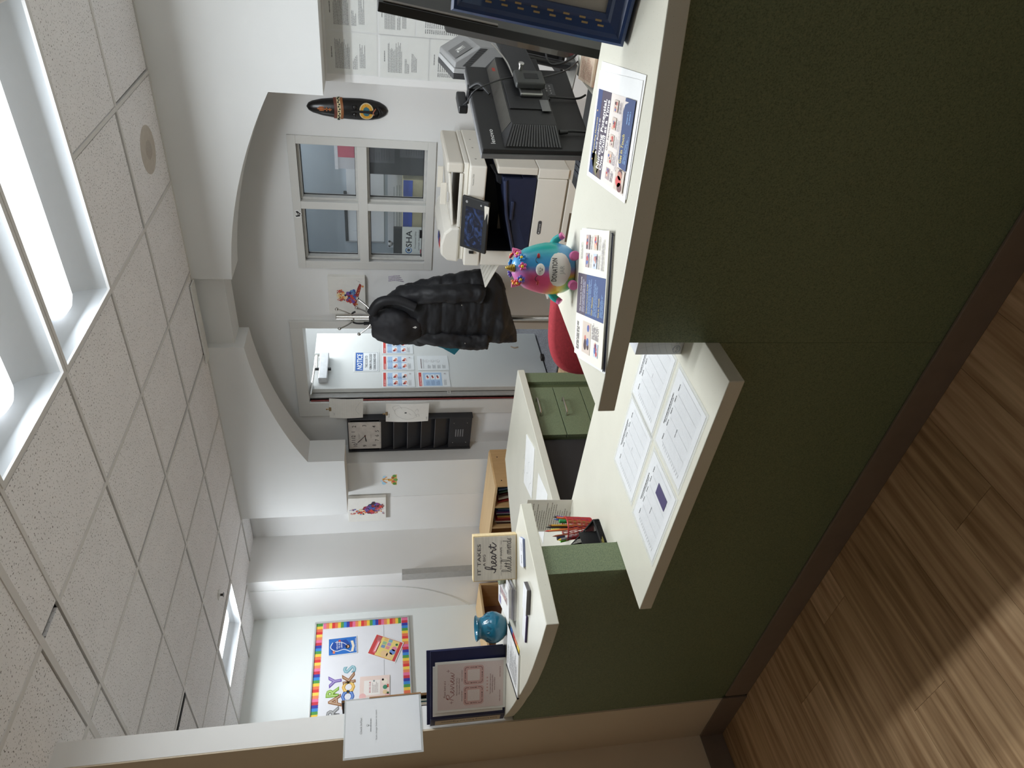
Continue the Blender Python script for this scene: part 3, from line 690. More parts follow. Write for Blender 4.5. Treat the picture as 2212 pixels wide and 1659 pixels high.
canvas('square canvas of a bright patchwork dog riding a board, beside the door', -3.035, YW-.042, 1.650, .326, .274, .040, 0)
canvas('upright canvas of a bright patchwork dog, hung under the arch end', -5.245, 4.362, 1.508, .33, .350, .037, 1)

# nature sticker on the pier
pr = Print(.0005); pr.poly([(0, .0), (.14, 0), (.135, .03), (.11, .05), (.03, .05), (.004, .03)], (226, 168, 90)).up()
for x, y, rr, c in ((.02, .02, .018, (88, 140, 60)), (.12, .022, .018, (98, 150, 66)), (.07, .012, .02, (120, 160, 80)), (.03, .115, .02, (160, 204, 228)), (.06, .13, .016, (190, 220, 236)), (.11, .11, .018, (170, 210, 230))): pr.disc(x, y, rr, c)
pr.up().stroke([(.03, .09), (.07, .128), (.115, .09)], .005, (226, 96, 70)); pr.stroke([(.034, .085), (.07, .12), (.11, .085)], .005, (240, 196, 80))
pr.up().disc(.07, .06, .017, (222, 166, 80), .022); pr.rect(.074, .07, .012, .05, (226, 174, 90)); pr.disc(.082, .122, .012, (226, 174, 90), .009); pr.up().disc(.05, .03, .014, (210, 90, 70)); pr.disc(.098, .035, .012, (150, 90, 50))
sheet('wall_sticker', 'small colourful animal scene sticker alone on the white pier', 'sticker', (-4.797, 4.4025, 1.409), XU, ZU, .14, .14, M('sticker_film', (224, 224, 221), .5, var=.01), t=.0003, pr=pr, printname='picture')

# wall organiser and the clock hung on it
t = thing('wall_organizer', 'tall black wall file organizer with five sloped pockets beside the door', 'file organizer', (-4.29, YW, .735))
bk = M('black_file_plastic', (38, 38, 42), .45, var=.06, scale=40, bump=.06, bscale=300)
box('back_panel', -.195, .195, -.03, -.0005, 0, 1.10, bk, t, .004)
box('side_rail', -.2, -.182, -.095, -.03, 0, 1.10, bk, t, .003); box('side_rail', .182, .2, -.095, -.03, 0, 1.10, bk, t, .003)
box('top_rail', -.182, .182, -.085, -.03, 1.075, 1.10, bk, t, .003)
box('bottom_panel', -.1815, .1815, -.088, -.03, 0.004, .205, bk, t, .003)
for k in range(5):
    z = .215+.122*k
    m = MB().hexa([(-.178, -.050, z), (.178, -.050, z), (.178, -.044, z), (-.178, -.044, z), (-.178, -.090, z+.118), (.178, -.090, z+.118), (.178, -.084, z+.118), (-.178, -.084, z+.118)])
    pk = m.build('pocket', bk, t); MB().tube([(-.176, -.0895, z+.119), (.176, -.0895, z+.119)], .003, smooth_path=False).build('pocket_lip', M('file_lip', (86, 86, 90), .35), pk)
m = MB()
for k in range(4): m.box(-.045, .045, -.0905, -.088, .075+.021*k, .085+.021*k)
m.build('vent_slots', M('slot_grey', (112, 112, 114), .5), t)
m = MB()
for x in (-.12, .12):
    for z in (.045, .165): m.ball((x, -.088, z), .004, n=8, m=5)
m.build('screw', steel, t, smooth=True)
t = thing('wall_clock', 'square weathered white clock with black numerals, above the file pockets', 'clock', (-4.292, 4.538, 1.686))
cw = .158
box('face', -cw, cw, 0, .012, -.14, .14, M('weathered_white', (214, 208, 202), .7, var=.12, scale=14), t, .002)
pr = Print(.0006); DK = (34, 32, 32)
for s_, x, y in (('12', -.01, .085), ('1', .05, .085), ('2', .115, .075), ('3', .122, -.012), ('4', .11, -.095), ('5', .055, -.12), ('6', 0, -.12), ('7', -.055, -.12), ('8', -.118, -.095), ('9', -.122, -.012), ('10', -.108, .07), ('11', -.062, .085)): pr.text(s_, x, y, .034, DK, align='C', bold=.004)
for i in range(24):
    for yy in (-.134, .128): pr.rect(-.148+.0125*i, yy, .003, .006, (120, 114, 110))
pr.text('Antiquité', 0, .045, .01, (130, 120, 112), align='C') if False else pr.lines(-.035, .042, .07, .016, 2, (150, 142, 136), .3, .3, 4); pr.lines(-.03, -.06, .06, .014, 2, (160, 152, 146), .3, .3, 5)
pr.build('numerals', t, M4=basis_at((0, 0, 0), XU, ZU))
m = MB(); 
def hand(ang, L, w): d = Vector((math.sin(ang), 0, math.cos(ang))); n = Vector((d.z, 0, -d.x)); b0 = -d*.012; tip = d*L; md = d*L*.75; return [tuple(q+Vector((0, -.004, 0))) for q in (b0+n*w*.5, md+n*w, tip, md-n*w, b0-n*w*.5)]
hm = M('clock_hand_black', (20, 20, 20), .4)
MB().ngon(hand(math.radians(-50), .115, .0035)).build('minute_hand', hm, t); MB().ngon(hand(math.radians(-98), .075, .005)).build('hour_hand', hm, t)
MB().cyl((0, .0, 0), (0, -.006, 0), .006).build('hub', M('rust_paint', (112, 58, 44)), t)

# papers hung by clips from the door frame
def hung(label, x, z, w, h, tilt, draw, dz):
    o = sheet('hanging_paper', label, 'paper', (x*.988, 4.522, 1.544+(z-1.544)*.988), (math.cos(tilt), 0, math.sin(tilt)), (-math.sin(tilt), 0, math.cos(tilt)), w, h, M('drawing_paper', (232, 231, 226), .7, var=.02), t=.0005, curl=.010, pr=None)
    draw.v = [(a, b2, .0006+.010*math.sin(PI*b2/h)) for a, b2, _ in draw.v]; draw.build('drawing', o)
    c = MB().cyl((w*.45, h-.006, .002), (w*.45, h+.022, .004), .0075, .004, 10).cyl((w*.45-.006, h+.022, .003), (w*.45+.006, h+.022, .003), .006, n=10).box(w*.36, w*.54, h-.016, h+.004, -.004, .006)
    c.build('clip', M('brass_clip', (150, 128, 96), .35, .8), o, bevel=.001)
    return o
p = Print(); g = (130,130,130)
for i in range(12): p.rect(.01+.0175*i, .02, .0006, .24, (206, 206, 206)) if i % 2 else None
for i in range(13): p.rect(.01, .02+.019*i, .2, .0006, (206, 206, 206))
p.stroke([(.04, .03), (.10, .06), (.18, .02)], .001, (150, 150, 150)); p.text('so k', .03, .235, .012, (150, 150, 150))
hung('curled lined paper clipped to the door frame, above the clock corner', -4.108, 1.700, .215, .278, -.03, p, 0)
p = Print(); p.stroke([(.06, .10), (.03, .18), (.07, .27), (.14, .29), (.17, .22), (.13, .14), (.06, .10)], .0012, (112, 110, 108)); p.stroke([(.12, .29), (.17, .31), (.19, .26), (.15, .23)], .0012, (112, 110, 108))
p.rect(.10, .19, .014, .018, (70, 76, 80)); p.stroke([(.1, .17), (.08, .15)], .0016, (90, 90, 90)); p.stroke([(.07, .12), (.09, .09), (.06, .08)], .0012, (112, 110, 108)); p.stroke([(.12, .12), (.15, .1), (.12, .09)], .0012, (112, 110, 108))
p.text("Ms Bri", .05, .335, .013, (112, 110, 108)); p.text('Lucia', .02, .012, .012, (112, 110, 108))
hung('child drawing on white paper clipped over the file organizer edge', -4.165, 1.131, .208, .368, -.01, p, 0)

# signs taped to the open door (the leaf stands at right angles to the wall)
XD = -3.897
def on_door(name, label, cat, y, z, w, h, pr, group=None): return sheet(name, label, cat, (XD+.0009, y, z), (0, 1, 0), ZU, w, h, M('laminated_sheet', (228, 230, 230), .35, var=.01), t=.0006, group=group, pr=pr)
# the wall side of the sheets faces +X: u must run away from the hinge as seen from the room
p = Print(); w, h = .296, .226
p.frame(.010, .010, w-.02, h-.02, .0025, (40, 42, 46)); p.rect(.014, h-.082, w-.028, .066, (38, 92, 170)); p.up()
p.text('NOTICE', w/2, h-.073, .046, (240, 242, 244), w=.235, align='C', bold=.02, shear=.15)
for s_, y, ww in (('THIS DOOR TO', .104, .18), ('REMAIN UNLOCKED', .066, .235), ('DURING BUSINESS HOURS', .03, .235)): p.text(s_, w/2, y, .023, (48, 48, 50), w=ww, align='C', bold=.012)
on_door('notice_sign', 'white door sign headed NOTICE in a blue band', 'sign', 4.957, 1.555, w, h, p)
def steps(kind, seed):
    w, h = .218, .286; p = Print(); r = random.Random(seed)
    if kind == 'text':
        p.lines(.03, h-.04, .15, .012, 1, (130, 110, 110), .7); p.lines(.03, h-.06, .14, .012, 2, (160, 160, 160), .4)
        for i in range(4): p.lines(.03, h-.12-.045*i, .06, .03, 5, (130, 130, 132), .4, .3, i)
        for i in range(3): x, y = .14, h-.085-.05*i; p.disc(x, y, .02, (110, 110, 112)); p.up().disc(x, y, .0185, (232, 232, 232)); p.up().stroke([(x-.01, y-.008), (x, y+.008), (x+.01, y-.004)], .002, (100, 100, 100))
        return p
    p.rect(.012, h-.034, w-.024, .024, (206, 66, 58)); p.up().text({'a': 'CPR ADULT', 'b': 'CHOKING', 'c': 'CPR BABY', 'd': 'HAND WASHING'}[kind], .02, h-.030, .012, (244, 240, 238), bold=.006)
    p.rect(.014, .07, w-.028, h-.118, (172, 198, 226)); p.up()
    if kind == 'd':
        for i in range(3): x = .135; y = h-.09-.045*i; p.rect(x-.03, y-.018, .07, .038, (238, 238, 240)); p.up().disc(x, y, .014, (196, 84, 74), .009); p.disc(x+.018, y+.004, .009, (70, 52, 56)); p.lines(.024, y-.016, .07, .034, 5, (110, 130, 170), .35, .3, i)
    else:
        for i in range(2):
            for j in range(2):
                x = .022+j*.094; y = h-.118-.082*i; p.lines(x, y+.024, .034, .05, 6, (110, 130, 170), .35, .3, i+j*3+seed); p.rect(x+.002, y-.022, .08, .048, (240, 240, 242)); p.up()
                c = r.choice([(188, 62, 54), (70, 50, 56), (206, 92, 76)]); p.disc(x+.03, y+.004, .016, c, .012); p.disc(x+.052, y-.004, .014, (226, 150, 120), .009); p.disc(x+.022, y+.014, .007, (60, 40, 42)); p.stroke([(x+.02, y-.016), (x+.06, y-.014)], .004, (188, 62, 54))
    p.lines(.02, .03, .09, .026, 4, (150, 150, 152), .35, .3, seed); p.disc(w-.03, .038, .012, (180, 180, 182)); p.up().disc(w-.03, .038, .010, (232, 232, 232)); p.up().disc(w-.03, .038, .005, (120, 90, 90))
    return p
on_door('first_aid_poster', 'red topped first aid poster on the door, upper row by the hinge', 'poster', 4.732, 1.244, .218, .286, steps('a', 2))
on_door('first_aid_poster', 'red topped first aid poster on the door, middle of the upper row', 'poster', 4.974, 1.240, .218, .286, steps('b', 3))
on_door('first_aid_poster', 'red topped first aid poster half hidden by the black coat', 'poster', 5.222, 1.240, .218, .286, steps('c', 4))
on_door('hand_washing_poster', 'blue step poster on the door, lower row by the hinge', 'poster', 4.729, .930, .218, .286, steps('d', 5))
on_door('instruction_sheet', 'black and white instruction sheet with three round drawings on the door', 'poster', 4.968, .922, .222, .286, steps('text', 6))
# corridor notices seen past the door edge
p = Print(); p.rect(0, 0, .3, .5, (206, 206, 206))
for i in range(4): p.rect(.02, .03+.115*i, .26, .1, (238, 238, 238)); p.lines(.03, .04+.115*i, .22, .07, 4, (90, 90, 92), .4, .4, i)
sheet('corridor_notice', 'grey board of white notices on the corridor wall past the door', 'notice', (-4.30, 6.5985, 1.35), XU, ZU, .5, .62, paper_white, t=.001, pr=p)

# library board on the far left wall (faces +X)
XB = -6.04
t = thing('library_board', 'white library notice board with a rainbow border on the far wall', 'notice board', (XB, 3.32, 1.742))
bw, bh = .95, .85; WH = M('butcher_paper', (232, 232, 236), .7, var=.015, scale=8, bump=.1, bscale=14)
box('backing', .0005, .012, -bw/2, bw/2, -bh/2, bh/2, WH, t)
af = M('satin_aluminium', (206, 208, 206), .35, .6); e = .016
box('frame', .0005, .022, -bw/2-e, -bw/2, -bh/2-e, bh/2+e, af, t, .003); box('frame', .0005, .022, bw/2, bw/2+e, -bh/2-e, bh/2+e, af, t, .003)
box('frame', .0005, .022, -bw/2, bw/2, -bh/2-e, -bh/2, af, t, .003); box('frame', .0005, .022, -bw/2, bw/2, bh/2, bh/2+e, af, t, .003)
rain = [(226, 62, 62), (236, 122, 84), (246, 206, 74), (84, 156, 76), (60, 140, 214), (58, 62, 164), (206, 56, 72), (236, 120, 160), (240, 140, 96), (250, 212, 92)]
bmats = [M('border_card_%d' % i, c, .7, var=.02) for i, c in enumerate(rain)]
def border(y0, z0, du, dv, n, dep, rev):
    for i in range(n):
        a, b2 = i/n, (i+1)/n; mid = (a+b2)/2
        def P(s_, d): return (.0128+.0004*(i % 2), y0+du[0]*s_+dv[0]*d, z0+du[1]*s_+dv[1]*d)
        MB().ngon([P(a, 0), P(b2, 0), P(b2, dep*.86), P((mid+b2)/2+.0, dep), P(mid, dep*.86), P((a+mid)/2, dep), P(a, dep*.86)]).build('border_stripe', bmats[(i+rev) % 10], t)
border(-bw/2, bh/2, (bw, 0), (0, -1), 34, .062, 0); border(-bw/2, -bh/2, (bw, 0), (0, 1), 34, .062, 4)
border(bw/2, bh/2-.062, (0, -(bh-.124)), (-1, 0), 27, .062, 7); border(-bw/2, bh/2-.062, (0, -(bh-.124)), (1, 0), 27, .062, 2)
MB().box(.0122, .0128, -.41, .41, -.2, -.197).build('paper_seam', M('seam_grey', (150, 150, 152), .7), t)
def letter(ch, y, z, h, rgb, rot):
    vs, fs = text_mesh(ch, .045, 0, 1); vi, fi = text_mesh(ch, -.004, 0, 1)
    for nm, (a, f), c, d in (('letter', (vs, fs), rgb, 0.0136), ('letter_face', (vi, fi), tuple(min(255, int(v+(255-v)*.42)) for v in rgb), .0150)):
        k = h/.73; x0 = (min(p[0] for p in vs)+max(p[0] for p in vs))/2; q = [((p[0]-x0)*k, (p[1]-.36)*k) for p in a]; cr_, sr_ = math.cos(rot), math.sin(rot)
        o = MB().add([(d, y+u*cr_-v*sr_, z+u*sr_+v*cr_) for u, v in q], f).build(nm, M('letter_%d_%d_%d' % c, c, .5, var=.02), t)
for ch, y, z, c, r_ in (('L', -.78, .25, (90, 60, 140), 0), ('I', -.7, .25, (60, 120, 180), 0), ('B', -.6, .25, (220, 130, 70), 0), ('R', -.385, .245, (130, 130, 130), .12), ('A', -.290, .232, (150, 96, 50), .1), ('R', -.205, .255, (130, 180, 40), .0), ('Y', -.108, .235, (112, 84, 170), .1), ('B', -.325, .115, (230, 130, 60), .05), ('O', -.258, .122, (40, 96, 190), 0), ('O', -.172, .118, (232, 176, 50), 0), ('K', -.088, .118, (150, 96, 50), .12), ('S', -.008, .112, (120, 176, 190), .1)):
    if y > -.46: letter(ch, y, z, .105, c, r_)
# posters pinned on it
def on_board(name, label, y, z, w, h, rot, pr):
    c, s_ = math.cos(rot), math.sin(rot); return sheet(name, label, 'poster', (XB+.017, y, z), (0, c, s_), (0, -s_, c), w, h, paper_white, t=.0006, pr=pr)
p = Print(); w, h = .175, .262; p.rect(.006, .006, w-.012, h-.012, (42, 112, 196)).up(); p.poly([(.03, .23), (.06, .13), (.10, .06), (.15, .10), (.14, .2), (.1, .245)], (28, 74, 160)).up()
p.stroke([(.02, .06), (.05, .12), (.04, .19), (.08, .24), (.13, .22)], .007, (232, 236, 240)); p.stroke([(.07, .07), (.12, .13), (.13, .2)], .005, (232, 236, 240)); p.rect(.02, .20, .026, .02, (226, 130, 90)); p.rect(.13, .15, .022, .018, (206, 70, 60)); p.up()
for i, s_ in enumerate(('WELCOME', 'TO OUR', 'LIBRARY')): p.text(s_, .10, .175-.02*i, .013, (240, 242, 246), align='C', bold=.012)
p.disc(.075, .085, .022, (30, 34, 44)); p.up().disc(.075, .088, .014, (222, 170, 140)); p.up().disc(.075, .096, .015, (40, 30, 30), .008); p.poly([(.02, .06), (.075, .046), (.13, .06), (.13, .036), (.075, .024), (.02, .036)], (238, 226, 206)); p.up().text('NEVER STOP READING', w/2, .010, .008, (240, 242, 246), align='C', w=.13, bold=.008)
on_board('blue_reading_poster', 'blue reading poster with a floating astronaut at the board top', 3.465, 1.785, w, h, .04, p)
p = Print(); w, h = .215, .28; p.rect(.008, .008, w-.016, h-.016, (206, 72, 72)).up().rect(.012, .035, w-.024, .175, (238, 214, 130)); p.rrect(.03, h-.075, .13, .034, .012, (236, 120, 130)).up(); p.text('BOOK HEROES', .095, h-.064, .012, (250, 240, 240), align='C', w=.1) if False else p.lines(.045, h-.066, .1, .016, 1, (250, 240, 240), .6, 0)
for i in range(3):
    for j in range(2): x, y = .10+.036*i, .15-.045*j; p.rect(x, y, .03, .036, [(120, 150, 190), (230, 150, 150), (150, 190, 150), (190, 150, 200), (230, 190, 120), (130, 180, 200)][i*2+j]); 
p.up(); p.disc(.05, .13, .034, (236, 200, 150)); p.disc(.05, .08, .03, (240, 206, 160)); p.disc(.09, .065, .028, (120, 150, 214)); p.disc(.125, .06, .024, (226, 140, 170)); p.disc(.17, .055, .012, (60, 120, 80)); p.lines(.15, h-.07, .05, .04, 5, (170, 150, 150), .4)
on_board('tilted_picture_poster', 'tilted red and yellow picture poster low on the board', 3.335, 1.445, w, h, -.0+.42-.84, p)
p = Print(); w, h = .205, .262; p.rect(0, 0, w, h, (238, 216, 206)).up(); p.rect(.03, .085, w-.07, .14, (244, 238, 232)).up(); p.text('BOOK CLUB', w/2, .165, .016, (190, 40, 70), align='C', w=.10, bold=.012)
p.lines(.05, .1, .1, .055, 5, (150, 130, 130), .35, .3, 3); p.rect(.15, .13, .016, .016, (150, 160, 160))
p.disc(.15, .045, .026, (244, 232, 214)); p.disc(.165, .06, .01, (40, 36, 50)); p.disc(.095, .04, .02, (70, 140, 110)); p.disc(.05, .04, .02, (236, 206, 160)); p.rect(.03, .006, .02, .018, (70, 130, 80)); p.rect(.09, .008, .03, .016, (206, 90, 70)); p.disc(.02, .235, .03, (240, 190, 186)); p.disc(.02, .02, .02, (240, 190, 186))
on_board('book_club_flyer', 'pale pink BOOK CLUB flyer under the word BOOKS', 3.020, 1.500, w, h, -.02, p)
# cable hanging in the far corner
cb = MB().tube([(-5.58, 3.888, 2.73), (-5.60, 3.889, 2.0), (-5.62, 3.889, 1.6), (-5.70, 3.889, 1.2), (-5.86, 3.888, .9), (-6.03, 3.884, .70)], .003).build('wall_cable', M('white_cable', (226, 229, 227), .6), smooth=True)
tag(cb, 'thin white cable running down the far corner wall', 'cable')

# sheet sign on the end of the lobby wall
p = Print(.0012); p.text('Check In/Out', .116, .228, .0085, (60, 60, 62), align='C'); p.disc(.116, .207, .004, (60, 60, 62)); p.up().disc(.116, .207, .0028, (226, 226, 226)); p.rect(.114, .200, .004, .004, (60, 60, 62)); p.lines(.09, .192, .052, .004, 1, (110, 110, 112), .8, 0); p.text('Scan image below to start', .116, .170, .0065, (60, 60, 62), align='C', w=.118)
o = sheet('check_in_sign', 'white check in sheet in a clear holder on the lobby wall end', 'sign', (-2.8055, 1.184, 1.405), (0, 1, 0), ZU, .222, .292, M('sign_paper', (226, 226, 228), .6, var=.01), t=.0008, pr=p)
MB().box(-.007, .229, -.008, .298, -.0036, -.0010).build('holder_back', glassy('clear_acrylic', (225, 230, 230), .35, .1), o, bevel=.001)
MB().box(-.007, .229, -.008, .298, .0016, .0022).build('holder_front', plastic_sleeve, o)
MB().box(.224, .2295, -.009, .20, -.006, .003).build('wood_edge', M('thin_wood_edge', (150, 112, 72), .5), o)
t = thing('book_tower', 'dark tall book stand seen beyond the check in sign', 'bookcase', (-5.30, 2.40, 0))
wal = M('walnut_dark', (44, 34, 32), .5)
box('side', -.12, .12, .185, .200, .001, 1.86, wal, t, .003); box('side', -.12, .12, -.2, -.185, .001, 1.86, wal, t, .003); box('back', -.12, -.11, -.185, .185, .001, 1.85, wal, t); box('top', -.11, .12, -.185, .185, 1.83, 1.85, wal, t)
box('edge_strip', .1202, .128, .184, .201, .001, 1.86, M('thin_wood_edge', (150, 112, 72), .5), t)
for z in (.04, .5, 1.0, 1.42): box('shelf_board', -.11, .118, -.185, .185, z, z+.018, wal, t)
for i, (c, lb) in enumerate((((52, 120, 120), 'teal'), ((226, 226, 222), 'white'), ((130, 70, 54), 'brown'), ((216, 200, 170), 'cream'))):
    b = thing('picture_book', '%s picture book on the dark tall book stand' % lb, 'book', (-5.30, 2.555-.028*i, 1.0185), 0, 'books on the dark stand')
    box('cover', -.09, .11, -.010, .010, 0, .27-.01*i, M('cover_%d_%d_%d' % c, c, .4), b); box('pages', -.086, .1108, -.007, .007, .003, .265-.01*i, M('page_block', (220, 210, 190), .8), b)

# things in the office behind the window (stand against its back wall at Y 5.32)
YO = 5.318
def on_office(name, label, cat, x, z, w, h, mat, t=.002, pr=None, y=YO): return sheet(name, label, cat, (x, y-.0005-t*0, z), XU, ZU, w, h, mat, t=t, pr=pr)
k = 1.02

wb = thing('whiteboard', 'whiteboard with a dark frame seen through the upper window panes', 'whiteboard', (-2.45, YO, 1.60))
box('panel', -.33, .36, -.012, -.0005, -.10, .19, M('whiteboard_white', (226, 229, 232), .3, var=.01), wb)
box('frame', -.335, .10, -.02, -.0005, .19, .215, black_plastic, wb, .003); box('frame', -.345, -.33, -.02, -.0005, -.1, .215, M('board_edge_grey', (150, 154, 158), .4), wb, .003)
pr = Print(.0006); pr.text('Dawn', -.2, .09, .03, (70, 72, 78), shear=.2); pr.text('Cindi Cell', .14, .09, .026, (60, 62, 68), shear=.2); pr.rect(-.24, .0, .0015, .16, (170, 172, 176)); pr.rect(.06, -.02, .0015, .18, (170, 172, 176))
pr.build('handwriting', wb, M4=basis_at((0, -.012, 0), XU, ZU))
pf = thing('pink_file_sleeve', 'pink file in a clear sleeve, upper right pane of the window', 'file', (-1.99, 5.22, 1.69))
box('sleeve', -.14, .10, 0, .004, 0, .175, M('clear_file', (206, 206, 210), .4, var=.02), pf); box('pink_card', -.05, .10, -.003, -.0003, .005, .15, M('pink_card', (200, 96, 114), .6), pf); box('spine', -.145, .10, -.004, .005, .15, .175, M('file_spine', (222, 222, 226), .4), pf); box('shelf_clip', -.1, .1, .0045, .1, -.012, 0, black_plastic, pf)
bp = thing('display_board', 'black display board with two grey papers behind the lower right window pane', 'panel', (-1.98, 5.17, 1.16))
box('board', -.16, .2, 0, .012, 0, .50, M('black_board', (44, 44, 48), .6, var=.03), bp); box('foot', -.1, .1, -.05, .07, -1.159, 0, M('black_post', (30, 30, 32), .5), bp)
for x, z in ((-.07, .26), (-.02, .02)):
    q = box('paper', x, x+.15, -.0012, -.0002, z, z+.2, M('smoky_paper', (86, 86, 90), .7), bp); pr = Print(.0004); pr.lines(.02, .03, .1, .13, 7, (64, 64, 68), .35, .4, 3); pr.build('lines', q, M4=basis_at((x, -.0012, z), XU, ZU))
pn = thing('cream_cabinet', 'cream cabinet with a blue taped top behind the lower window panes', 'cabinet', (-2.42, 5.22, 0))
box('body', -.42, .25, -.06, .09, .001, 1.355, M('cream_steel', (206, 198, 160), .5), pn, .004); box('blue_strip', -.24, .245, -.064, -.0605, 1.28, 1.352, M('blue_tape', (56, 92, 206), .5), pn); box('seam', .02, .024, -.0615, -.0602, .1, 1.27, M('cream_seam', (160, 152, 118), .5), pn)
dp = thing('data_sheet', 'large white printed sheet above the blue tape, behind the window', 'paper', (-2.40, YO, 1.20))
box('sheet', -.44, .24, -.004, -.0005, 0, .27, M('cool_paper', (214, 218, 226), .7, var=.05, scale=9), dp); pr = Print(.0005); pr.lines(-.4, .03, .6, .2, 9, (170, 176, 186), .4, .5, 7); pr.build('table_lines', dp, M4=basis_at((0, -.004, 0), XU, ZU))
br = thing('black_box_file', 'black box file standing behind the lower left window pane', 'box file', (-2.62, 5.0, 1.28))
box('body', -.16, .11, 0, .05, 0, .15, black_plastic, br, .004); box('ridge', -.14, .02, -.004, -.0005, .04, .05, M('grey_ridge', (110, 112, 116), .4), br); box('stand', -.1, .08, .0, .05, -1.279, 0, M('black_post', (30, 30, 32), .5), br)
pr = Print(.0007); w, h = .235, .17
pr.disc(.034, .118, .026, (30, 110, 180)); pr.up().disc(.036, .118, .019, (224, 232, 232)); pr.up().disc(.037, .118, .012, (40, 44, 56)); pr.text('SHA', .062, .096, .046, (30, 32, 38), w=.145, bold=.018)
pr.text('Occupational Safety', .05, .062, .014, (50, 52, 58), w=.15); pr.text('and Health Administration', .036, .034, .014, (50, 52, 58), w=.18); pr.rect(.01, .0, .035, .03, (200, 110, 120))
osha = sheet('safety_card', 'white OSHA card standing in the lower left window pane', 'sign', (-2.690, 4.93, 1.195), XU, ZU, w, h, M('card_mint', (226, 232, 228), .5, var=.01), t=.003, pr=pr)
box('card_stand', .02, .2, -.004, .012, -.04, -.003, black_plastic, osha); MB().box(.09, .11, -1.195, -.02, -.02, -.004).build('card_post', M('black_post', (30, 30, 32), .5), osha)
for i, (x, z) in enumerate(((-2.58, 1.205), (-2.385, 1.215))):
    q = thing('black_latch', 'small black window latch at the sill, %s' % ('far lower left corner' if i == 0 else 'middle of the lower left pane'), 'latch', (x-.01, 4.69, z))
    box('catch', -.03, .03, 0, .02, .004, .03, black_plastic, q, .003); box('plate', -.024, .024, .004, .016, 0, .004, steel, q)
fm_ = thing('black_white_toy', 'small black and white figure clipped over the cream cabinet', 'toy', (-2.66, 5.04, 1.4305))
MB().ball((0, .0, .02), .02, .014, .02).build('head', M('toy_white', (232, 232, 230), .5), fm_, smooth=True); MB().ball((.02, 0, .03), .009, .009, .010).ball((-.02, 0, .03), .009, .009, .010).build('ears', black_plastic, fm_, smooth=True)
# ================================================================== THINGS ON THE COUNTERS
ZT = 1.0705; ZL = .7665
def flat(name, label, cat, x, y, z, ang, w, h, pr=None, mat=None, t=.0006, group=None, printname='print', coat=0, curl=0):
    """sheet lying face up; (x, y) its lower-left corner, ang the direction of its lower edge"""
    c, s_ = math.cos(ang), math.sin(ang)
    return sheet(name, label, cat, (x, y, z+t), (c, s_, 0), (-s_, c, 0), w, h, mat, t=t, group=group, pr=pr, printname=printname, coat=coat, curl=curl)

# --- donation jar, a unicorn
t = thing('donation_jar', 'rainbow unicorn donation jar with a flower crown on the right countertop', 'donation jar', (-.832, 1.468, ZT), .46)
def body_r(z):
    q = [(0, .044), (.006, .052), (.02, .059), (.045, .0645), (.07, .0635), (.095, .058), (.12, .049), (.138, .037), (.15, .021), (.155, 0)]
    for (a, ra), (b2, rb_) in zip(q, q[1:]):
        if a <= z <= b2: return ra+(rb_-ra)*(z-a)/(b2-a)
    return 0
def coat_colour(x, z):
    mixc = lambda a, b2, k: tuple(a[i]+(b2[i]-a[i])*max(0, min(1, k)) for i in range(3))
    teal, blue, pink, rose, yel, grn, lav = (40, 168, 160), (62, 150, 204), (206, 116, 176), (226, 86, 130), (226, 196, 44), (80, 176, 132), (170, 120, 190)
    right = mixc(blue, teal, (x-.022)/.03) if z > .045 else mixc(blue, (90, 160, 206), 1)
    left = mixc(rose, yel, (.075-z-(x+.05)*.6)/.03); left = mixc(left, grn, (.036-z)/.02) if x < -.02 else left
    left = mixc(left, pink, (z-.11)/.02); mid = mixc(pink, lav, .4)
    return mixc(left, mixc(mid, right, (x+.008)/.016), (x+.018)/.014)
n = 40; zs = [0, .004, .01]+[.02+.01*i for i in range(13)]+[.146, .151, .1545]
vs = []; cs = []
for z in zs:
    for k in range(n): a = 2*PI*k/n; x = body_r(z)*math.cos(a); vs.append((x, body_r(z)*math.sin(a)*.84, z)); cs.append(lin(*coat_colour(x, z)))
fs = [(i*n+k, i*n+(k+1) % n, (i+1)*n+(k+1) % n, (i+1)*n+k) for i in range(len(zs)-1) for k in range(n)]+[tuple(range(n))[::-1], tuple(range((len(zs)-1)*n, len(zs)*n))]
me = bpy.data.meshes.new('body'); me.from_pydata(vs, [], fs); at = me.color_attributes.new('Col', 'FLOAT_COLOR', 'POINT'); at.data.foreach_set('color', [c for q in cs for c in q])
me.polygons.foreach_set('use_smooth', [True]*len(me.polygons)); me.materials.append(painted('jar_glaze', .32, .3)); o = bpy.data.objects.new('body', me); COL.objects.link(o); o.parent = t
belly_m = M('belly_white', (226, 224, 216), .45, var=.02)
BC, BR = Vector((0, -.020, .047)), Vector((.049, .0392, .0455))
MB().ball(BC, *BR, n=28, m=16).build('belly', belly_m, t, smooth=True)
def on_belly(body_txt, zc, h, w, rgb, nm, bold=.01):
    vs_, fs_ = text_mesh(body_txt, bold, 0, 1); x0 = min(p[0] for p in vs_); x1 = max(p[0] for p in vs_); pts = []
    for px, py in vs_:
        x = (px-x0)/(x1-x0)*w-w/2; z = zc+py*h/.73; q = 1-((x-BC.x)/BR.x)**2-((z-BC.z)/BR.z)**2; pts.append((x, BC.y-BR.y*math.sqrt(max(.02, q))-.0006, z))
    MB().add(pts, fs_).build(nm, M('jar_letters_%d' % rgb[0], rgb, .4, .2), t)
on_belly('DONATION', .0515, .0125, .056, (74, 72, 70), 'lettering'); on_belly('JAR', .0335, .012, .021, (176, 176, 170), 'lettering', .0)
MB().ball((0, -.050, .0915), .0148, .008, .0112, 18, 10).build('muzzle', belly_m, t, smooth=True)
ik = M('jar_black', (24, 22, 24), .4)
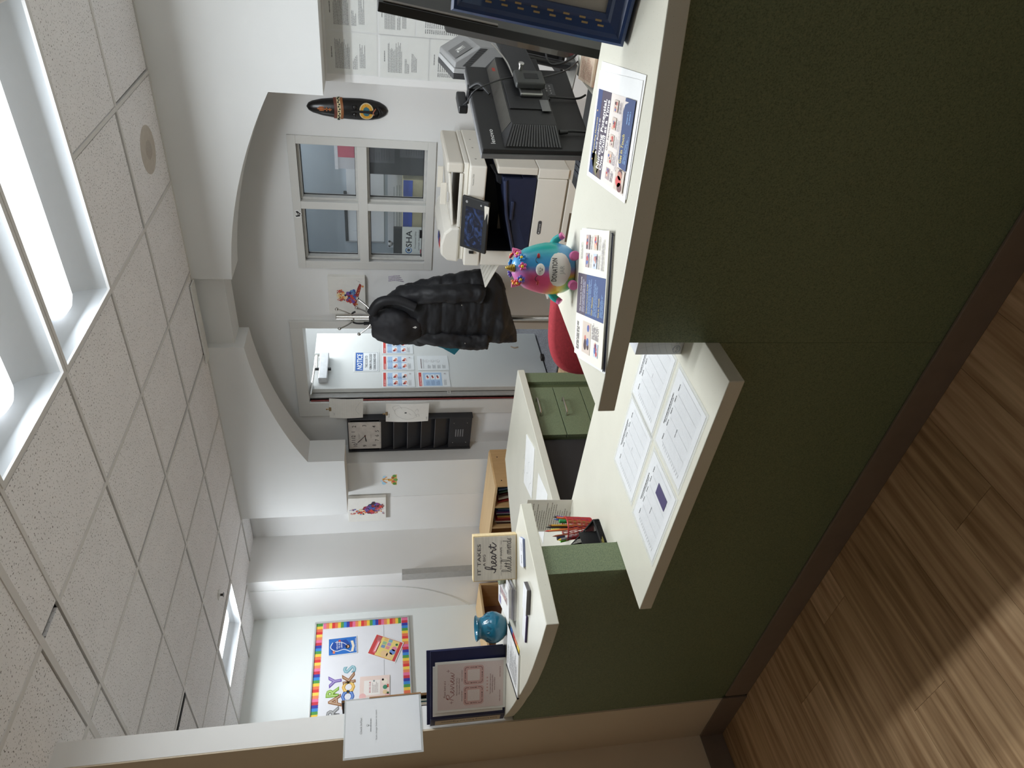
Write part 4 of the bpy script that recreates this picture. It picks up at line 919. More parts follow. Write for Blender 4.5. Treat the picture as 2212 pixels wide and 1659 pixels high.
m = MB().ball((-.0035, -.0578, .0935), .0010, n=8, m=5).ball((.0035, -.0578, .0935), .0010, n=8, m=5).tube([(-.003, -.0580, .0895), (0, -.0582, .0878), (.003, -.0580, .0895)], .0006, 6); m.build('muzzle_dots', ik, t, smooth=True)
for s_ in (-1, 1):
    MB().tube([(s_*.0150, -.0505, .0985), (s_*.0190, -.0497, .1025), (s_*.0245, -.0465, .1025), (s_*.0285, -.0435, .0985)], .0008, 6).build('eyelid', ik, t, smooth=True)
    MB().ball((s_*.0325, -.0432, .0955), .0062, .003, .0040, 12, 8).build('cheek', M('jar_cheek', (176, 50, 56), .45), t, smooth=True)
    MB().cyl((s_*.034, -.058, .0125), (s_*.036, -.074, .0125), .0118, .0112, 18).build('foot', M('jar_pink', (206, 100, 156), .4), t, smooth=True, bevel=.002)
    a_ = MB().tube([(s_*.056, .004, .050), (s_*.070, .002, .043), (s_*.078, -.004, .033)], lambda q: .0105-.002*q, 10).build('arm', M('jar_teal', (40, 160, 158), .4), t, smooth=True)
    MB().cyl((s_*.076, -.003, .0345), (s_*.083, -.008, .0270), .0085, .0088, 14).build('hand', M('jar_pink', (206, 100, 156), .4), a_, smooth=True, bevel=.001)
    e_ = MB().loft([[(s_*(.030+.011*math.cos(q)), .004+.006*math.sin(q), .124) for q in [2*PI*k/12 for k in range(12)]], [(s_*(.036+.011*math.cos(q)), .004+.006*math.sin(q), .140) for q in [2*PI*k/12 for k in range(12)]], [(s_*(.043+.006*math.cos(q)), .004+.003*math.sin(q), .151) for q in [2*PI*k/12 for k in range(12)]], [(s_*.046, .004, .155)]*12][:3]).build('ear', M('jar_ear_pink', (226, 120, 170), .4), t, smooth=True)
    MB().ball((s_*.038, -.003, .139), .006, .003, .010, 10, 6).build('inner_ear', M('jar_rose', (190, 50, 96), .4), e_, smooth=True)
m = MB(); m.tube([(0, -.012, .150), (0, -.013, .158), (0, -.013, .172)], lambda q: .0095*(1-q)+.0006, 14, smooth_path=True)
for i in range(5): z = .153+.0035*i; r = .0098-.0016*i; m.tube([(r*math.cos(2*PI*k/12), -.0125+r*math.sin(2*PI*k/12), z+.0010*k/12*3) for k in range(13)], .0008, 5, smooth_path=False)
m.build('horn', M('jar_gold', (176, 146, 50), .35, .5), t, smooth=True)
fl_cols = {'pink': (226, 120, 176), 'blue': (50, 140, 206), 'violet': (96, 90, 176), 'red': (206, 50, 50), 'rose': (214, 90, 150), 'orange': (226, 130, 60)}
for c, x, y, z, r in (('rose', .006, -.040, .1330, .0058), ('blue', .0265, -.034, .1345, .0056), ('pink', .034, -.020, .1420, .0056), ('violet', -.0245, -.036, .1350, .0056), ('red', -.034, -.020, .1400, .0052), ('orange', -.036, -.002, .146, .005), ('blue', .012, .018, .153, .005), ('violet', -.016, .020, .153, .005), ('red', .030, .012, .151, .005)):
    nn = Vector((x, y*1.2, (z-.09)*.6)).normalized(); a = nn.orthogonal().normalized(); b2 = nn.cross(a); m = MB()
    for k in range(5): q = Vector((x, y, z))+(a*math.cos(2*PI*k/5)+b2*math.sin(2*PI*k/5))*r*1.15; m.ball(q, r*.72, n=10, m=6)
    f_ = m.build('flower', M('jar_flower_'+c, fl_cols[c], .35), t, smooth=True); MB().ball(Vector((x, y, z))+nn*.0025, r*.66, n=10, m=6).build('flower_centre', M('jar_yellow', (240, 206, 60), .4), f_, smooth=True)

# --- flyers on the right countertop
def photo_patch(p, x, y, w, h, seed):
    r = random.Random(seed); p.rect(x, y, w, h, r.choice([(206, 190, 176), (170, 150, 150), (190, 200, 214)])); p.up()
    for i in range(7): p.disc(x+w*(.15+.7*r.random()), y+h*(.2+.55*r.random()), min(w, h)*(.10+.12*r.random()), r.choice([(196, 110, 96), (70, 44, 48), (226, 176, 150), (190, 70, 66), (80, 100, 160), (120, 60, 90)])); p.z += .00002
    return p
p = Print(); W_, H_ = .280, .216      # landscape sheet, printed area leaves a white band at the right
p.rect(.008, .012, .212, .190, (226, 216, 208)).up(); p.rect(.008, .130, .212, .072, (70, 58, 76)).up(); p.rect(.008, .178, .212, .024, (44, 62, 112)); p.poly([(.008, .160), (.03, .185), (.055, .196), (.075, .180), (.06, .165), (.03, .150)], (110, 104, 64)); p.poly([(.008, .150), (.02, .160), (.05, .150), (.008, .135)], (90, 70, 60)).up()
p.text('Nurturing Potential,', .030, .150, .0155, (244, 240, 236), w=.172, bold=.02); p.text('One Child at a Time', .030, .134, .0135, (244, 240, 236), w=.172, bold=.02); p.text('Rewarding Moments', .062, .186, .009, (222, 200, 110), w=.09); p.text('& Skill Builders at', .062, .172, .008, (236, 232, 226), w=.09, bold=.01)
p.disc(.045, .192, .0022, (240, 200, 120)); p.disc(.168, .194, .0022, (240, 200, 120))
p.text('Our Services', .085, .116, .009, (96, 88, 96), w=.066); p.up()
for i in range(5): photo_patch(p, .020+.040*i, .088, .028, .020, i); p.lines(.020+.040*i, .070, .028, .014, 4, (150, 142, 150), .4, .3, i)
p.lines(.05, .060, .15, .008, 2, (180, 172, 176), .4, .1, 3)
p.up(); p.poly([(.064, .012), (.212, .012), (.212, .040), (.205, .055), (.19, .060), (.08, .052), (.066, .044)], (44, 66, 116)); p.rect(.212, .012, .008, .045, (44, 66, 116)); p.up(); p.text('Get in Touch', .075, .038, .012, (226, 206, 100), w=.066, bold=.01); p.lines(.078, .018, .075, .014, 3, (120, 160, 206), .4, .4, 2); p.lines(.165, .022, .03, .02, 2, (120, 160, 206), .3, .4, 8)
photo_patch(p, .012, .014, .050, .042, 21); p.up(); p.disc(.034, .038, .013, (206, 76, 74)); p.disc(.022, .030, .011, (110, 62, 60)); p.disc(.048, .034, .010, (190, 130, 110))
p.v = [(x*.82+.004, y*1.30, z) for x, y, z in p.v]
flat('flyer_sheet', 'blank white sheet poking out under the services flyer', 'flyer', -.528, 1.204, ZT, .17, .222, .280, t=.0012)
flat('services_flyer', 'printed flyer headed Nurturing Potential, One Child at a Time on the right countertop', 'flyer', -.536, 1.205, ZT+.0014, .200, .220, .276, p, t=.0010, printname='artwork')
p = Print(); W_, H_ = .29, .212        # trifold brochure
p.rect(.098, .004, .094, .204, (46, 68, 118)).up(); p.rect(.098, .140, .094, .068, (74, 62, 80)).up(); p.text('Our Promise to Your Family', .145, .176, .0075, (244, 240, 236), w=.08, align='C', bold=.012); p.lines(.105, .145, .08, .024, 4, (170, 170, 190), .4, .2, 3)
p.text('Experienced Staff', .105, .126, .007, (226, 206, 100), w=.066); p.lines(.105, .098, .08, .024, 4, (130, 160, 200), .4, .2, 4); p.text('Our Mission', .105, .086, .008, (226, 206, 100), w=.04, bold=.01); p.lines(.105, .052, .08, .03, 5, (130, 160, 200), .4, .2, 5); p.text('Get in Touch', .105, .038, .008, (226, 206, 100), w=.042, bold=.01); p.lines(.108, .010, .05, .022, 4, (130, 170, 214), .35, .4, 6)
p.lines(.014, .176, .075, .022, 3, (90, 84, 90), .45, .3, 7); photo_patch(p, .014, .088, .072, .062, 31); photo_patch(p, .018, .030, .030, .030, 33); p.lines(.054, .03, .036, .05, 7, (160, 152, 158), .4, .3, 9)
for i in range(2):
    for j in range(2): photo_patch(p, .208+.040*i, .128-.058*j, .032, .026, 40+i+2*j); p.lines(.208+.040*i, .108-.058*j, .032, .014, 3, (160, 152, 158), .4, .3, i+j)
p.lines(.206, .02, .07, .022, 4, (170, 164, 168), .4, .2, 2); p.lines(.225, .180, .04, .01, 2, (100, 96, 100), .4, .3, 8)
for i in range(4): flat('brochure', ('bottom brochure sheet of the pile at the right counter end', 'second brochure sheet from the bottom of the pile at the counter end', 'third brochure sheet from the bottom of the pile at the counter end', 'brochure sheet just under the open topmost brochure')[i], 'brochure', -.876+.004*(i % 2), 1.098+.004*i, ZT+.0022*i, .47-.012*i, .29, .205, mat=[paper_white, M('navy_print_paper', (60, 66, 92), .5), paper_white, M('cool_white_paper', (226, 228, 232), .6)][i], t=.0018, group=None)
flat('brochure', 'open topmost brochure with a navy middle panel, at the right counter end', 'brochure', -.868, 1.104, ZT+.0092, .462, W_, H_, p, M('cream_paper', (232, 228, 214), .5, var=.02), t=.0012, printname='artwork')

# --- blue picture frame leaning back on the right countertop
u_ = Vector((.978, -.208, 0)); th = math.radians(16); bk_ = Vector((.208, .978, 0)); v_ = Vector((bk_.x*math.sin(th), bk_.y*math.sin(th), math.cos(th)))
t = thing('framed_picture', 'navy blue picture frame leaning back on the right countertop', 'picture frame'); t.matrix_world = basis_at((-.294, 1.392, ZT+.0045), u_, v_)
FWd, FHt, mo = .30, .338, .047; navy = M('navy_wood_paint', (34, 58, 104), .35, var=.08, scale=60, coat=.3)
def moulding(name, p0, p1, inw):
    prof = [(0, -.016), (0, .012), (.006, .016), (.012, .015), (.018, .009), (.034, .004), (.040, .006), (.047, -.001), (.047, -.016)]; d = Vector(p1)-Vector(p0); L_ = d.length; d.normalize(); i_ = Vector(inw)
    r0 = [Vector(p0)+i_*a+d*a+Vector((0, 0, z)) for a, z in prof]; r1 = [Vector(p1)+i_*a-d*a+Vector((0, 0, z)) for a, z in prof]
    return MB().loft([[tuple(q) for q in r0], [tuple(q) for q in r1]]).build(name, navy, t)
moulding('bottom_rail', (0, 0, 0), (FWd, 0, 0), (0, 1, 0)); moulding('top_rail', (FWd, FHt, 0), (0, FHt, 0), (0, -1, 0)); ls = moulding('left_stile', (0, FHt, 0), (0, 0, 0), (1, 0, 0)); moulding('right_stile', (FWd, 0, 0), (FWd, FHt, 0), (-1, 0, 0))
gold = M('worn_gold', (196, 168, 120), .4, .4); m = MB(); rg = random.Random(4)
for i in range(9):
    for k in (0, 1): y = .045+.031*i; m.box(.026+.008*k, .0295+.008*k, y+.006*k, y+.012+.006*k, .0062-.0014*k, .0072-.0014*k)
m.build('worn_gold_marks', gold, t)
box('mat_board', mo-.004, FWd-mo+.004, mo-.004, FHt-mo+.004, -.010, -.006, M('taupe_mat', (168, 158, 144), .8, var=.04, scale=50), t)
box('glass', mo-.004, FWd-mo+.004, mo-.004, FHt-mo+.004, -.0055, -.0035, glassy('picture_glass', (230, 234, 236), .08, .02), t)
box('backing', .02, FWd-.02, .02, FHt-.02, -.0158, -.0102, black_plastic, t); box('easel_back', .12, .17, .02, .2, -.022, -.016, black_plastic, t)

# --- four laminated sign in forms in the low bay
def form(seed, label, x, y, ang, w, h, extra=None, kind=0):
    p = Print(.0010); g = (120, 120, 122); p.lines(w*.30, h*.91, w*.42, .0035, 1, (70, 70, 72), .8, 0, seed); p.lines(w*.34, h*.875, w*.34, .003, 1, (130, 130, 132), .7, 0, seed)
    x0, y0, ww, hh = w*.12, h*.11, w*.82, h*.68; n = 24
    for i in range(n+1): p.rect(x0, y0+hh*i/n, ww, .00035, (176, 178, 182))
    for k in (0, .22, .42, .62, .8, 1): p.rect(x0+ww*k, y0, .0005, hh, (130, 132, 136))
    for k in (0, .24, .44, .64, .82): p.lines(x0+ww*k+.004, y0+hh+.004, .022, .004, 1, (90, 90, 92), .6, 0, seed)
    for i in range(12): p.rect(w*.075, y0+hh*(i+.2)/12, .010, .0012, (150, 150, 152))
    p.text('12:00 pm', x0+ww*.45, y0+hh*.55, .0035, (110, 110, 112)) if seed % 2 else p.lines(x0+ww*.3, y0+hh*.6, .03, .003, 1, (110, 110, 112), .6)
    if extra: p.up(); extra(p, x0, y0, ww, hh)
    o = flat('sign_in_form', label, 'form', x, y, ZL, ang, w, h, p, M('laminated_form', (226, 226, 226), .35, var=.01), t=.0007)
    MB().box(-.012, w+.012, -.010, h+.010, -.0004, .0004).build('laminate_edge', glassy('laminate', (236, 238, 238), .25, .12), o)
    return o
form(1, 'laminated sign in form nearest the tissue box, back row', -1.318, 1.372, .0, .268, .195)
form(2, 'laminated sign in form at the front right of the low bay', -1.312, 1.146, .0, .262, .195)
form(3, 'laminated sign in form at the back left of the low bay', -1.604, 1.362, .01, .268, .192)
form(4, 'laminated sign in form with a purple block, front left of the low bay', -1.616, 1.140, .0, .270, .188, lambda p, x, y, w, h: p.rect(x+w*.68, y+h*.10, .042, .072, (70, 62, 100)))

# --- tissue box against the desk end
t = thing('tissue_box', 'white and grey tissue box at the right end of the low bay', 'tissue box', (-.9655, 1.4085, ZL))
box('carton', -.052, .052, -.053, .053, 0, .127, M('tissue_carton', (206, 207, 210), .5, var=.05, scale=8), t, .0015)
p = Print(.0004); 
for i in range(5): p.stroke([(.005, .02+.018*i), (.04, .035+.018*i), (.075, .025+.02*i), (.1, .04+.018*i)], .0008, (176, 178, 184))
for i in range(3): p.stroke([(.02+.02*i, .004), (.035+.02*i, .05), (.02+.02*i, .118)], .0007, (180, 182, 188))
p.disc(.018, .016, .012, (126, 140, 170), .010); p.up().disc(.018, .016, .0108, (206, 208, 212), .0088); p.text('Puffs', .009, .0125, .007, (80, 92, 120), w=.018, shear=.2); p.text('Ultra', .036, .018, .0055, (110, 116, 130)); p.text('Soft', .036, .009, .0055, (110, 116, 130))
p.build('printing', t, M4=basis_at((-.052, -.053, .001), XU, ZU))
MB().lathe([(.0, .1272), (.03, .1272), (.03, .1278), (0, .1278)], 20, sx=1.1, sy=.6).build('opening', M('tissue_film', (226, 228, 230), .3), t)
MB().loft([[(.02*math.cos(a), .005*math.sin(a), .1265) for a in [2*PI*k/14 for k in range(14)]], [((.026+.004*math.sin(3*a))*math.cos(a), (.016+.004*math.cos(2*a))*math.sin(a), .15) for a in [2*PI*k/14 for k in range(14)]], [((.014+.006*math.sin(4*a))*math.cos(a), .010*math.sin(a), .172+.006*math.sin(2*a)) for a in [2*PI*k/14 for k in range(14)]]]).build('tissue', M('tissue_paper', (238, 238, 238), .9), t, smooth=True)

# --- pencil cup, mesh bin and papers behind the left stub
wire_red = M('red_wire', (176, 44, 50), .4, .2); wire_blk = M('black_wire', (30, 30, 32), .45, .3)
def mesh_cup(t, r0, r1, h, mat, n=40, m=16):
    b = MB()
    for k in range(n): a = 2*PI*k/n; a2 = 2*PI*(k+3)/n; 
    wire = .0011
    for dr in (1, -1):
        for k in range(n):
            a = 2*PI*k/n; b.tube([(r0*math.cos(a), r0*math.sin(a), .002), ((r0+r1)/2*math.cos(a+dr*.22), (r0+r1)/2*math.sin(a+dr*.22), h/2), (r1*math.cos(a+dr*.44), r1*math.sin(a+dr*.44), h)], wire, 3, smooth_path=False)
    o = b.build('wire_mesh', mat, t); o['kind'] = 'stuff'
    MB().tube([(r1*math.cos(2*PI*k/28), r1*math.sin(2*PI*k/28), h) for k in range(29)], .0022, 8, smooth_path=False).build('rim', mat, t, smooth=True)
    MB().lathe([(0, 0), (r0, 0), (r0, .003), (0, .003)], 28).build('base', mat, t)
cupx, cupy = -2.012, 1.592
t = thing('pencil_cup', 'red wire mesh pencil cup behind the left desk end', 'pencil cup', (cupx, cupy, ZL)); mesh_cup(t, .036, .044, .100, wire_red)
rp2 = random.Random(9)
def pencil(nm, label, cat, a, r, lean, L_, rgb, tip, rad=.0036, cap=None):
    x, y = cupx+r*math.cos(a), cupy+r*math.sin(a); o = thing(nm, label, cat, (x, y, ZL+.0035)); d = Vector((math.cos(a)*lean, math.sin(a)*lean, 1)).normalized()
    mt = M('barrel_%d_%d_%d' % rgb, rgb, .4); MB().cyl((0, 0, .0), d*L_, rad, n=8).build('barrel', mt, o, smooth=35)
    if cap: c_ = MB().cyl(d*(L_-.028), d*(L_+.004), rad*1.15, n=12); c_.build('cap', M('barrel_%d_%d_%d' % cap, cap, .35), o, smooth=35, bevel=.001)
    else:
        MB().cyl(d*L_, d*(L_+.014), rad, .0006, 8).build('tip', M('barrel_%d_%d_%d' % tip, tip, .5), o, smooth=35)
    return o
pencil('marker', 'white marker with a black cap in the red mesh cup', 'marker', 3.6, .024, .12, .125, (226, 224, 220), None, .0065, (40, 38, 60))
pencil('marker', 'white marker with a lime green cap in the red mesh cup', 'marker', 4.1, .025, .16, .118, (228, 228, 222), None, .0065, (110, 190, 60))
pencil('highlighter', 'green capped highlighter in the red mesh cup', 'highlighter', .2, .020, .14, .122, (150, 170, 60), None, .0062, (30, 140, 70))
pencil('highlighter', 'slim yellow highlighter in the red mesh cup', 'highlighter', 2.6, .014, .1, .142, (226, 130, 60), None, .005, (226, 214, 90))
pencil('pencil', 'orange pencil against the far rim of the red cup', 'pencil', .9, .022, .16, .13, (226, 110, 60), (60, 50, 40))
pencil('pencil', 'purple pencil against the far rim of the red cup', 'pencil', 1.3, .026, .2, .12, (110, 84, 160), (60, 50, 90))
pencil('pencil', 'blue tipped dark pencil at the back of the red cup', 'pencil', 1.7, .027, .2, .118, (60, 60, 90), (50, 90, 170))
pencil('pencil', 'red tipped orange pencil in the middle of the red cup', 'pencil', 2.9, .006, .05, .160, (220, 120, 70), (190, 50, 50))
pencil('pencil', 'black pencil in the middle of the red cup', 'pencil', 2.2, .010, .12, .152, (40, 38, 40), (30, 30, 30))
pencil('pencil', 'mustard pencil in the middle of the red cup', 'pencil', 1.9, .012, .1, .145, (206, 160, 60), (120, 80, 50))
pencil('pen', 'grey pen with a yellow band near the cup edge', 'pen', 4.6, .024, .18, .125, (130, 130, 136), (226, 190, 60), .0045)
pencil('pencil', 'brown pencil at the left of the red cup', 'pencil', 3.2, .026, .1, .128, (176, 100, 60), (130, 70, 50))
# black mesh bin, a wedge open to the room
t = thing('mesh_bin', 'slanted black wire mesh letter bin in front of the pencil cup', 'desk organizer', (-1.962, 1.482, ZL), PI/2+.06)
w2, d2, hb, hf = .058, .056, .088, .012
def P3(s, q, z): return (s*w2, q, z)
for s_ in (-1, 1): MB().add([P3(s_, -d2, 0), P3(s_, d2, 0), P3(s_, d2+.02, hb), P3(s_, -d2, hf)], [(0, 1, 2, 3)]).build('side_mesh', wire_blk, t) if False else None
m = MB(); rr = .0008
def grid(a, b2, c, d, nu, nv):
    A, B_, C_, D = map(Vector, (a, b2, c, d))
    for i in range(nu+1): k = i/nu; m.tube([tuple(A.lerp(B_, k)), tuple(D.lerp(C_, k))], rr, 3, smooth_path=False)
    for i in range(nv+1): k = i/nv; m.tube([tuple(A.lerp(D, k)), tuple(B_.lerp(C_, k))], rr, 3, smooth_path=False)
grid(P3(1, -d2, 0), P3(1, d2, 0), P3(1, d2+.02, hb), P3(1, -d2, hf+.01), 26, 22); grid(P3(-1, -d2, 0), P3(-1, d2, 0), P3(-1, d2+.02, hb), P3(-1, -d2, hf+.01), 26, 22); grid(P3(-1, -d2, 0), P3(1, -d2, 0), P3(1, -d2, hf+.01), P3(-1, -d2, hf+.01), 30, 5); grid(P3(-1, d2, 0), P3(1, d2, 0), P3(1, d2+.02, hb), P3(-1, d2+.02, hb), 30, 22)
o = m.build('wire_mesh', wire_blk, t); o['kind'] = 'stuff'
box('base', -w2, w2, -d2, d2, 0, .003, wire_blk, t)
for s_ in (-1, 1): MB().tube([P3(s_, -d2, .002), P3(s_, -d2, hf+.01), P3(s_, d2*.2, hb*.6), P3(s_, d2+.02, hb), P3(s_, d2, .002)], .003, 8, smooth_path=False).build('side_rim', wire_blk, t, smooth=True)
MB().tube([P3(-1, d2+.02, hb), P3(1, d2+.02, hb)], .003, 8).tube([P3(-1, -d2, hf+.01), P3(1, -d2, hf+.01)], .003, 8).build('cross_rim', wire_blk, t, smooth=True)
box('inner_panel', -w2+.004, w2-.004, .0, .003, .004, .07, matte_black, t)
flat('sticky_note', 'yellow sticky note inside the black mesh bin', 'sticky note', -1.965, 1.440, ZL+.0034, .1, .05, .03, None, M('sticky_yellow', (230, 214, 110), .7))
p = Print(); w, h = .190, .190; p.lines(.012, .010, .165, .165, 17, (140, 132, 126), .28, .35, 3)
o = sheet('standing_notice', 'white typed sheet standing behind the pencil cup at the counter end', 'paper', (-2.305, 1.808, ZL+.001), (.995, .06, 0), (0, .06, 1), w, h, M('thin_paper', (234, 230, 226), .7, var=.02), t=.0006, pr=p)
MB().box(.06, .12, .0, .004, -.02, -.001).build('stand_foot', matte_black, o)
p = Print(); w, h = .2, .28; q = (150, 152, 156)
p.stroke([(.03, .24), (.07, .22), (.06, .19), (.11, .18)], .0012, q); p.stroke([(.12, .25), (.16, .22), (.14, .19)], .0012, q); p.stroke([(.03, .14), (.08, .15), (.10, .11), (.15, .12), (.17, .09)], .0012, q); p.stroke([(.02, .08), (.06, .06), (.08, .03), (.12, .05)], .0012, q)
flat('scribbled_sheet', 'white sheet with pencil scribbles on the back worktop', 'paper', -2.712, 2.352, ZL, .38, .285, .205, p, None, t=.004)
flat('loose_sheet', 'second white sheet near the inner worktop corner', 'paper', -2.70, 2.05, ZL, .3, .28, .21, None, None)

# --- left countertop
# heart sign
ang = math.atan2(1.525-1.433, -1.951+2.080); t = thing('heart_sign', 'square grey wood sign reading IT TAKES A BIG heart', 'sign', (-2.018, 1.482, ZT), ang)
sw, sh = .166, .158
box('block', -sw/2, sw/2, .0, .032, 0, sh, M('pale_pine', (222, 200, 156), .6, var=.06, scale=12, stretch=(1, 1, 10)), t, .0015)
box('face', -sw/2+.004, sw/2-.004, -.002, -.0002, .004, sh-.004, M('grey_wash_wood', (214, 207, 197), .7, var=.10, scale=5, stretch=(2, 1, 26)), t)
p = Print(.0005); G1 = (80, 74, 76); C0 = sw/2
p.text('IT TAKES', C0-.002, .131, .0125, G1, w=.112, align='C', bold=.006); p.text('A BIG', C0-.006, .114, .0095, G1, w=.042, align='C', bold=.006); p.text('TO HELP SHAPE', C0-.002, .0545, .0072, G1, w=.082, align='C', bold=.004)
for x in (.018, .132): p.rect(x, .0575, .014, .0008, G1)
def script(strokes, x, y, s, wd, col):
    for st in strokes: p.stroke([(x+a*s, y+b2*s) for a, b2 in st], wd, col); p.z += .00001
HEART = [[(-.25, .35), (0, .1), (.25, .3), (.55, 1.0), (.62, 1.45), (.45, 1.5), (.3, 1.1), (.25, .4), (.22, 0), (.4, .5), (.62, .62), (.7, .4), (.68, .1), (.85, 0), (1.1, .25), (1.35, .45), (1.35, .65), (1.15, .6), (1.08, .3), (1.2, .03), (1.45, .1), (1.75, .45)], [(2.05, .55), (1.85, .65), (1.68, .4), (1.7, .1), (1.85, .03), (2.02, .3), (2.08, .6), (2.05, .2), (2.2, .05), (2.45, .5), (2.6, .78), (2.7, .6), (2.62, .5), (2.9, .5), (2.88, .2), (2.98, .03), (3.15, .3), (3.35, .7), (3.42, 1.05)], [(3.38, 1.05), (3.30, .4), (3.35, .08), (3.55, .05), (3.85, .4), (3.95, .55)], [(3.05, .72), (3.4, .78), (3.75, .80)]]
script(HEART, .036, .075, .0265, .0035, (70, 64, 68))
def loopy(word, x, y, s):
    out = []
    for c in word:
        if c == 'l': out.append([(x, y), (x+.3*s, y+.5*s), (x+.4*s, y+1.3*s), (x+.22*s, y+1.4*s), (x+.18*s, y+.5*s), (x+.3*s, y), (x+.5*s, y+.1*s)]); x += .45*s
        elif c == 't': out.append([(x, y+.05*s), (x+.25*s, y+1.05*s), (x+.2*s, y+.2*s), (x+.3*s, y), (x+.45*s, y+.1*s)]); out.append([(x+.02*s, y+.75*s), (x+.42*s, y+.8*s)]); x += .4*s
        elif c == 'i': out.append([(x, y+.1*s), (x+.2*s, y+.6*s), (x+.2*s, y+.1*s), (x+.35*s, y+.05*s)]); out.append([(x+.2*s, y+.85*s), (x+.22*s, y+.9*s)]); x += .32*s
        elif c == 'e': out.append([(x, y+.1*s), (x+.3*s, y+.35*s), (x+.28*s, y+.55*s), (x+.12*s, y+.5*s), (x+.1*s, y+.15*s), (x+.25*s, y), (x+.45*s, y+.2*s)]); x += .42*s
        elif c in 'mn':
            for k in range(3 if c == 'm' else 2): out.append([(x, y), (x+.03*s, y+.5*s), (x+.15*s, y+.6*s), (x+.22*s, y+.4*s), (x+.22*s, y)]); x += .22*s
            x += .1*s
        elif c == 'd': out.append([(x+.3*s, y+.5*s), (x+.1*s, y+.55*s), (x+.03*s, y+.2*s), (x+.15*s, y), (x+.32*s, y+.3*s), (x+.42*s, y+1.3*s), (x+.34*s, y+.2*s), (x+.5*s, y+.05*s)]); x += .48*s
        elif c == 's': out.append([(x, y+.05*s), (x+.28*s, y+.6*s), (x+.2*s, y+.3*s), (x+.3*s, y+.1*s), (x+.15*s, y), (x, y+.05*s)]); x += .4*s
        else: x += .4*s
    return out
for st in loopy('little minds', .028, .021, .0238): p.stroke(st, .0018, G1)
p.build('lettering', t, M4=basis_at((-sw/2, -.002, 0), XU, ZU))

# vase
t = thing('teal_vase', 'round teal glazed vase with incised marks on the left countertop', 'vase', (-2.436, 1.462, ZT)); t.scale = (.93, .93, .93)
glz = M('teal_glaze', (26, 102, 128), .22, var=.22, scale=16, bump=.06, bscale=40, coat=.5)
MB().lathe([(0, 0), (.034, 0), (.038, .003), (.052, .018), (.0625, .038), (.0655, .055), (.063, .070), (.055, .086), (.046, .098), (.0425, .108), (.044, .115), (.050, .122), (.0535, .1265), (.052, .1285), (.0485, .1265), (.041, .114), (.039, .106), (.05, .088), (.058, .06), (.045, .02), (0, .012)], 48).build('pot', glz, t, smooth=60)
m = MB()
for k in range(7):
    a0 = 2*PI*k/7
    def S(a, z):
        q = [(.055, .0655), (.063, .070), (.055, .086), (.046, .098)]; r = .0655 if z < .055 else (.0655+(.063-.0655)*(z-.055)/.015 if z < .07 else (.063+(.055-.063)*(z-.07)/.016 if z < .086 else .055+(.046-.055)*(z-.086)/.012)); return ((r+.0004)*math.cos(a0+a), (r+.0004)*math.sin(a0+a), z)
    m.tube([S(-.28, .072), S(-.12, .088), S(.02, .076), S(.10, .084), S(.04, .090)], .0011, 5, smooth_path=True); m.tube([S(.2, .072), S(.36, .088)], .0011, 5, smooth_path=False); m.tube([S(.28, .070), S(.44, .086)], .0011, 5, smooth_path=False)
m.build('incised_marks', M('teal_glaze_dark', (14, 66, 88), .3), t, smooth=True)
# magazine stack behind it
def stack_sheet(i, label, z, ang, w, h, mat, pr=None, curl=0, t_=.004): return flat('brochure', label, 'brochure', -2.318+.003*i, 1.462-.002*i, ZT+z, ang, w, h, pr, mat, t=t_, curl=curl, printname='cover_print')
cols = [M('brochure_white', (222, 222, 226), .4), M('brochure_lilac', (206, 204, 216), .4), M('brochure_grey', (150, 150, 158), .4)]
bsx, bsy, bang = -2.222, 1.352, .56
lbl = ['lowest brochure in the pile between vase and heart sign', 'second lowest brochure in the pile by the vase', 'middle brochure in the pile by the vase', 'second topmost brochure in the pile by the vase']
for i in range(4): flat('brochure', lbl[i], 'brochure', bsx+.004*(i % 2), bsy+.003*i, ZT+.0062*i, bang-.03*(i % 2), .115, .215, None, cols[[0, 2, 1, 0][i]], t=.0058, group=None)
p = Print(.0006); p.rect(.008, .16, .03, .04, (130, 126, 170)); photo_patch(p, .055, .03, .026, .15, 61); p.lines(.085, .03, .02, .15, 8, (150, 150, 156), .3, .2); p.lines(.045, .16, .05, .03, 4, (130, 130, 136), .4, .3, 2)
flat('brochure', 'topmost curled brochure of the pile between vase and heart sign', 'brochure', bsx-.012, bsy-.002, ZT+.0252, bang+.05, .125, .22, p, paper_white, t=.001, printname='cover_print')
def cards(label, x, y, ang, w, h, n, mats, top=None, group=None, nm='card_stack'):
    t = thing(nm, label, 'business cards', (x, y, ZT), ang)
    for i in range(n): box('card', -w/2+.0007*(i % 3), w/2+.0007*(i % 3), -h/2+.0006*(i % 2), h/2+.0006*(i % 2), .0011*i, .0011*i+.001, mats[i % len(mats)], t)
    if top: top.z = .0004; top.build('card_print', t, M4=Matrix.Translation((-w/2, -h/2, .0011*n)))
    return t
p = Print(); p.rect(-.004, -.002, .098, .06, (228, 228, 232)).up(); p.lines(.008, .018, .03, .012, 2, (70, 70, 76), .5); p.lines(.05, .012, .03, .02, 3, (150, 150, 156), .4)
cards('small pile of blue edged cards in front of the heart sign', -1.905, 1.418, .78, .092, .056, 7, [M('blue_card', (70, 104, 176), .5), M('white_card', (228, 228, 230), .5)], p)
p = Print(); p.rect(.004, .004, .04, .045, (206, 206, 212)).up(); p.lines(.05, .012, .035, .03, 4, (130, 130, 136), .4)
cards('tall pile of grey edged cards near the counter end', -1.962, 1.272, .42, .092, .054, 12, [M('grey_card', (120, 116, 118), .5), M('grey_card_b', (96, 92, 94), .5)], p).children[0]
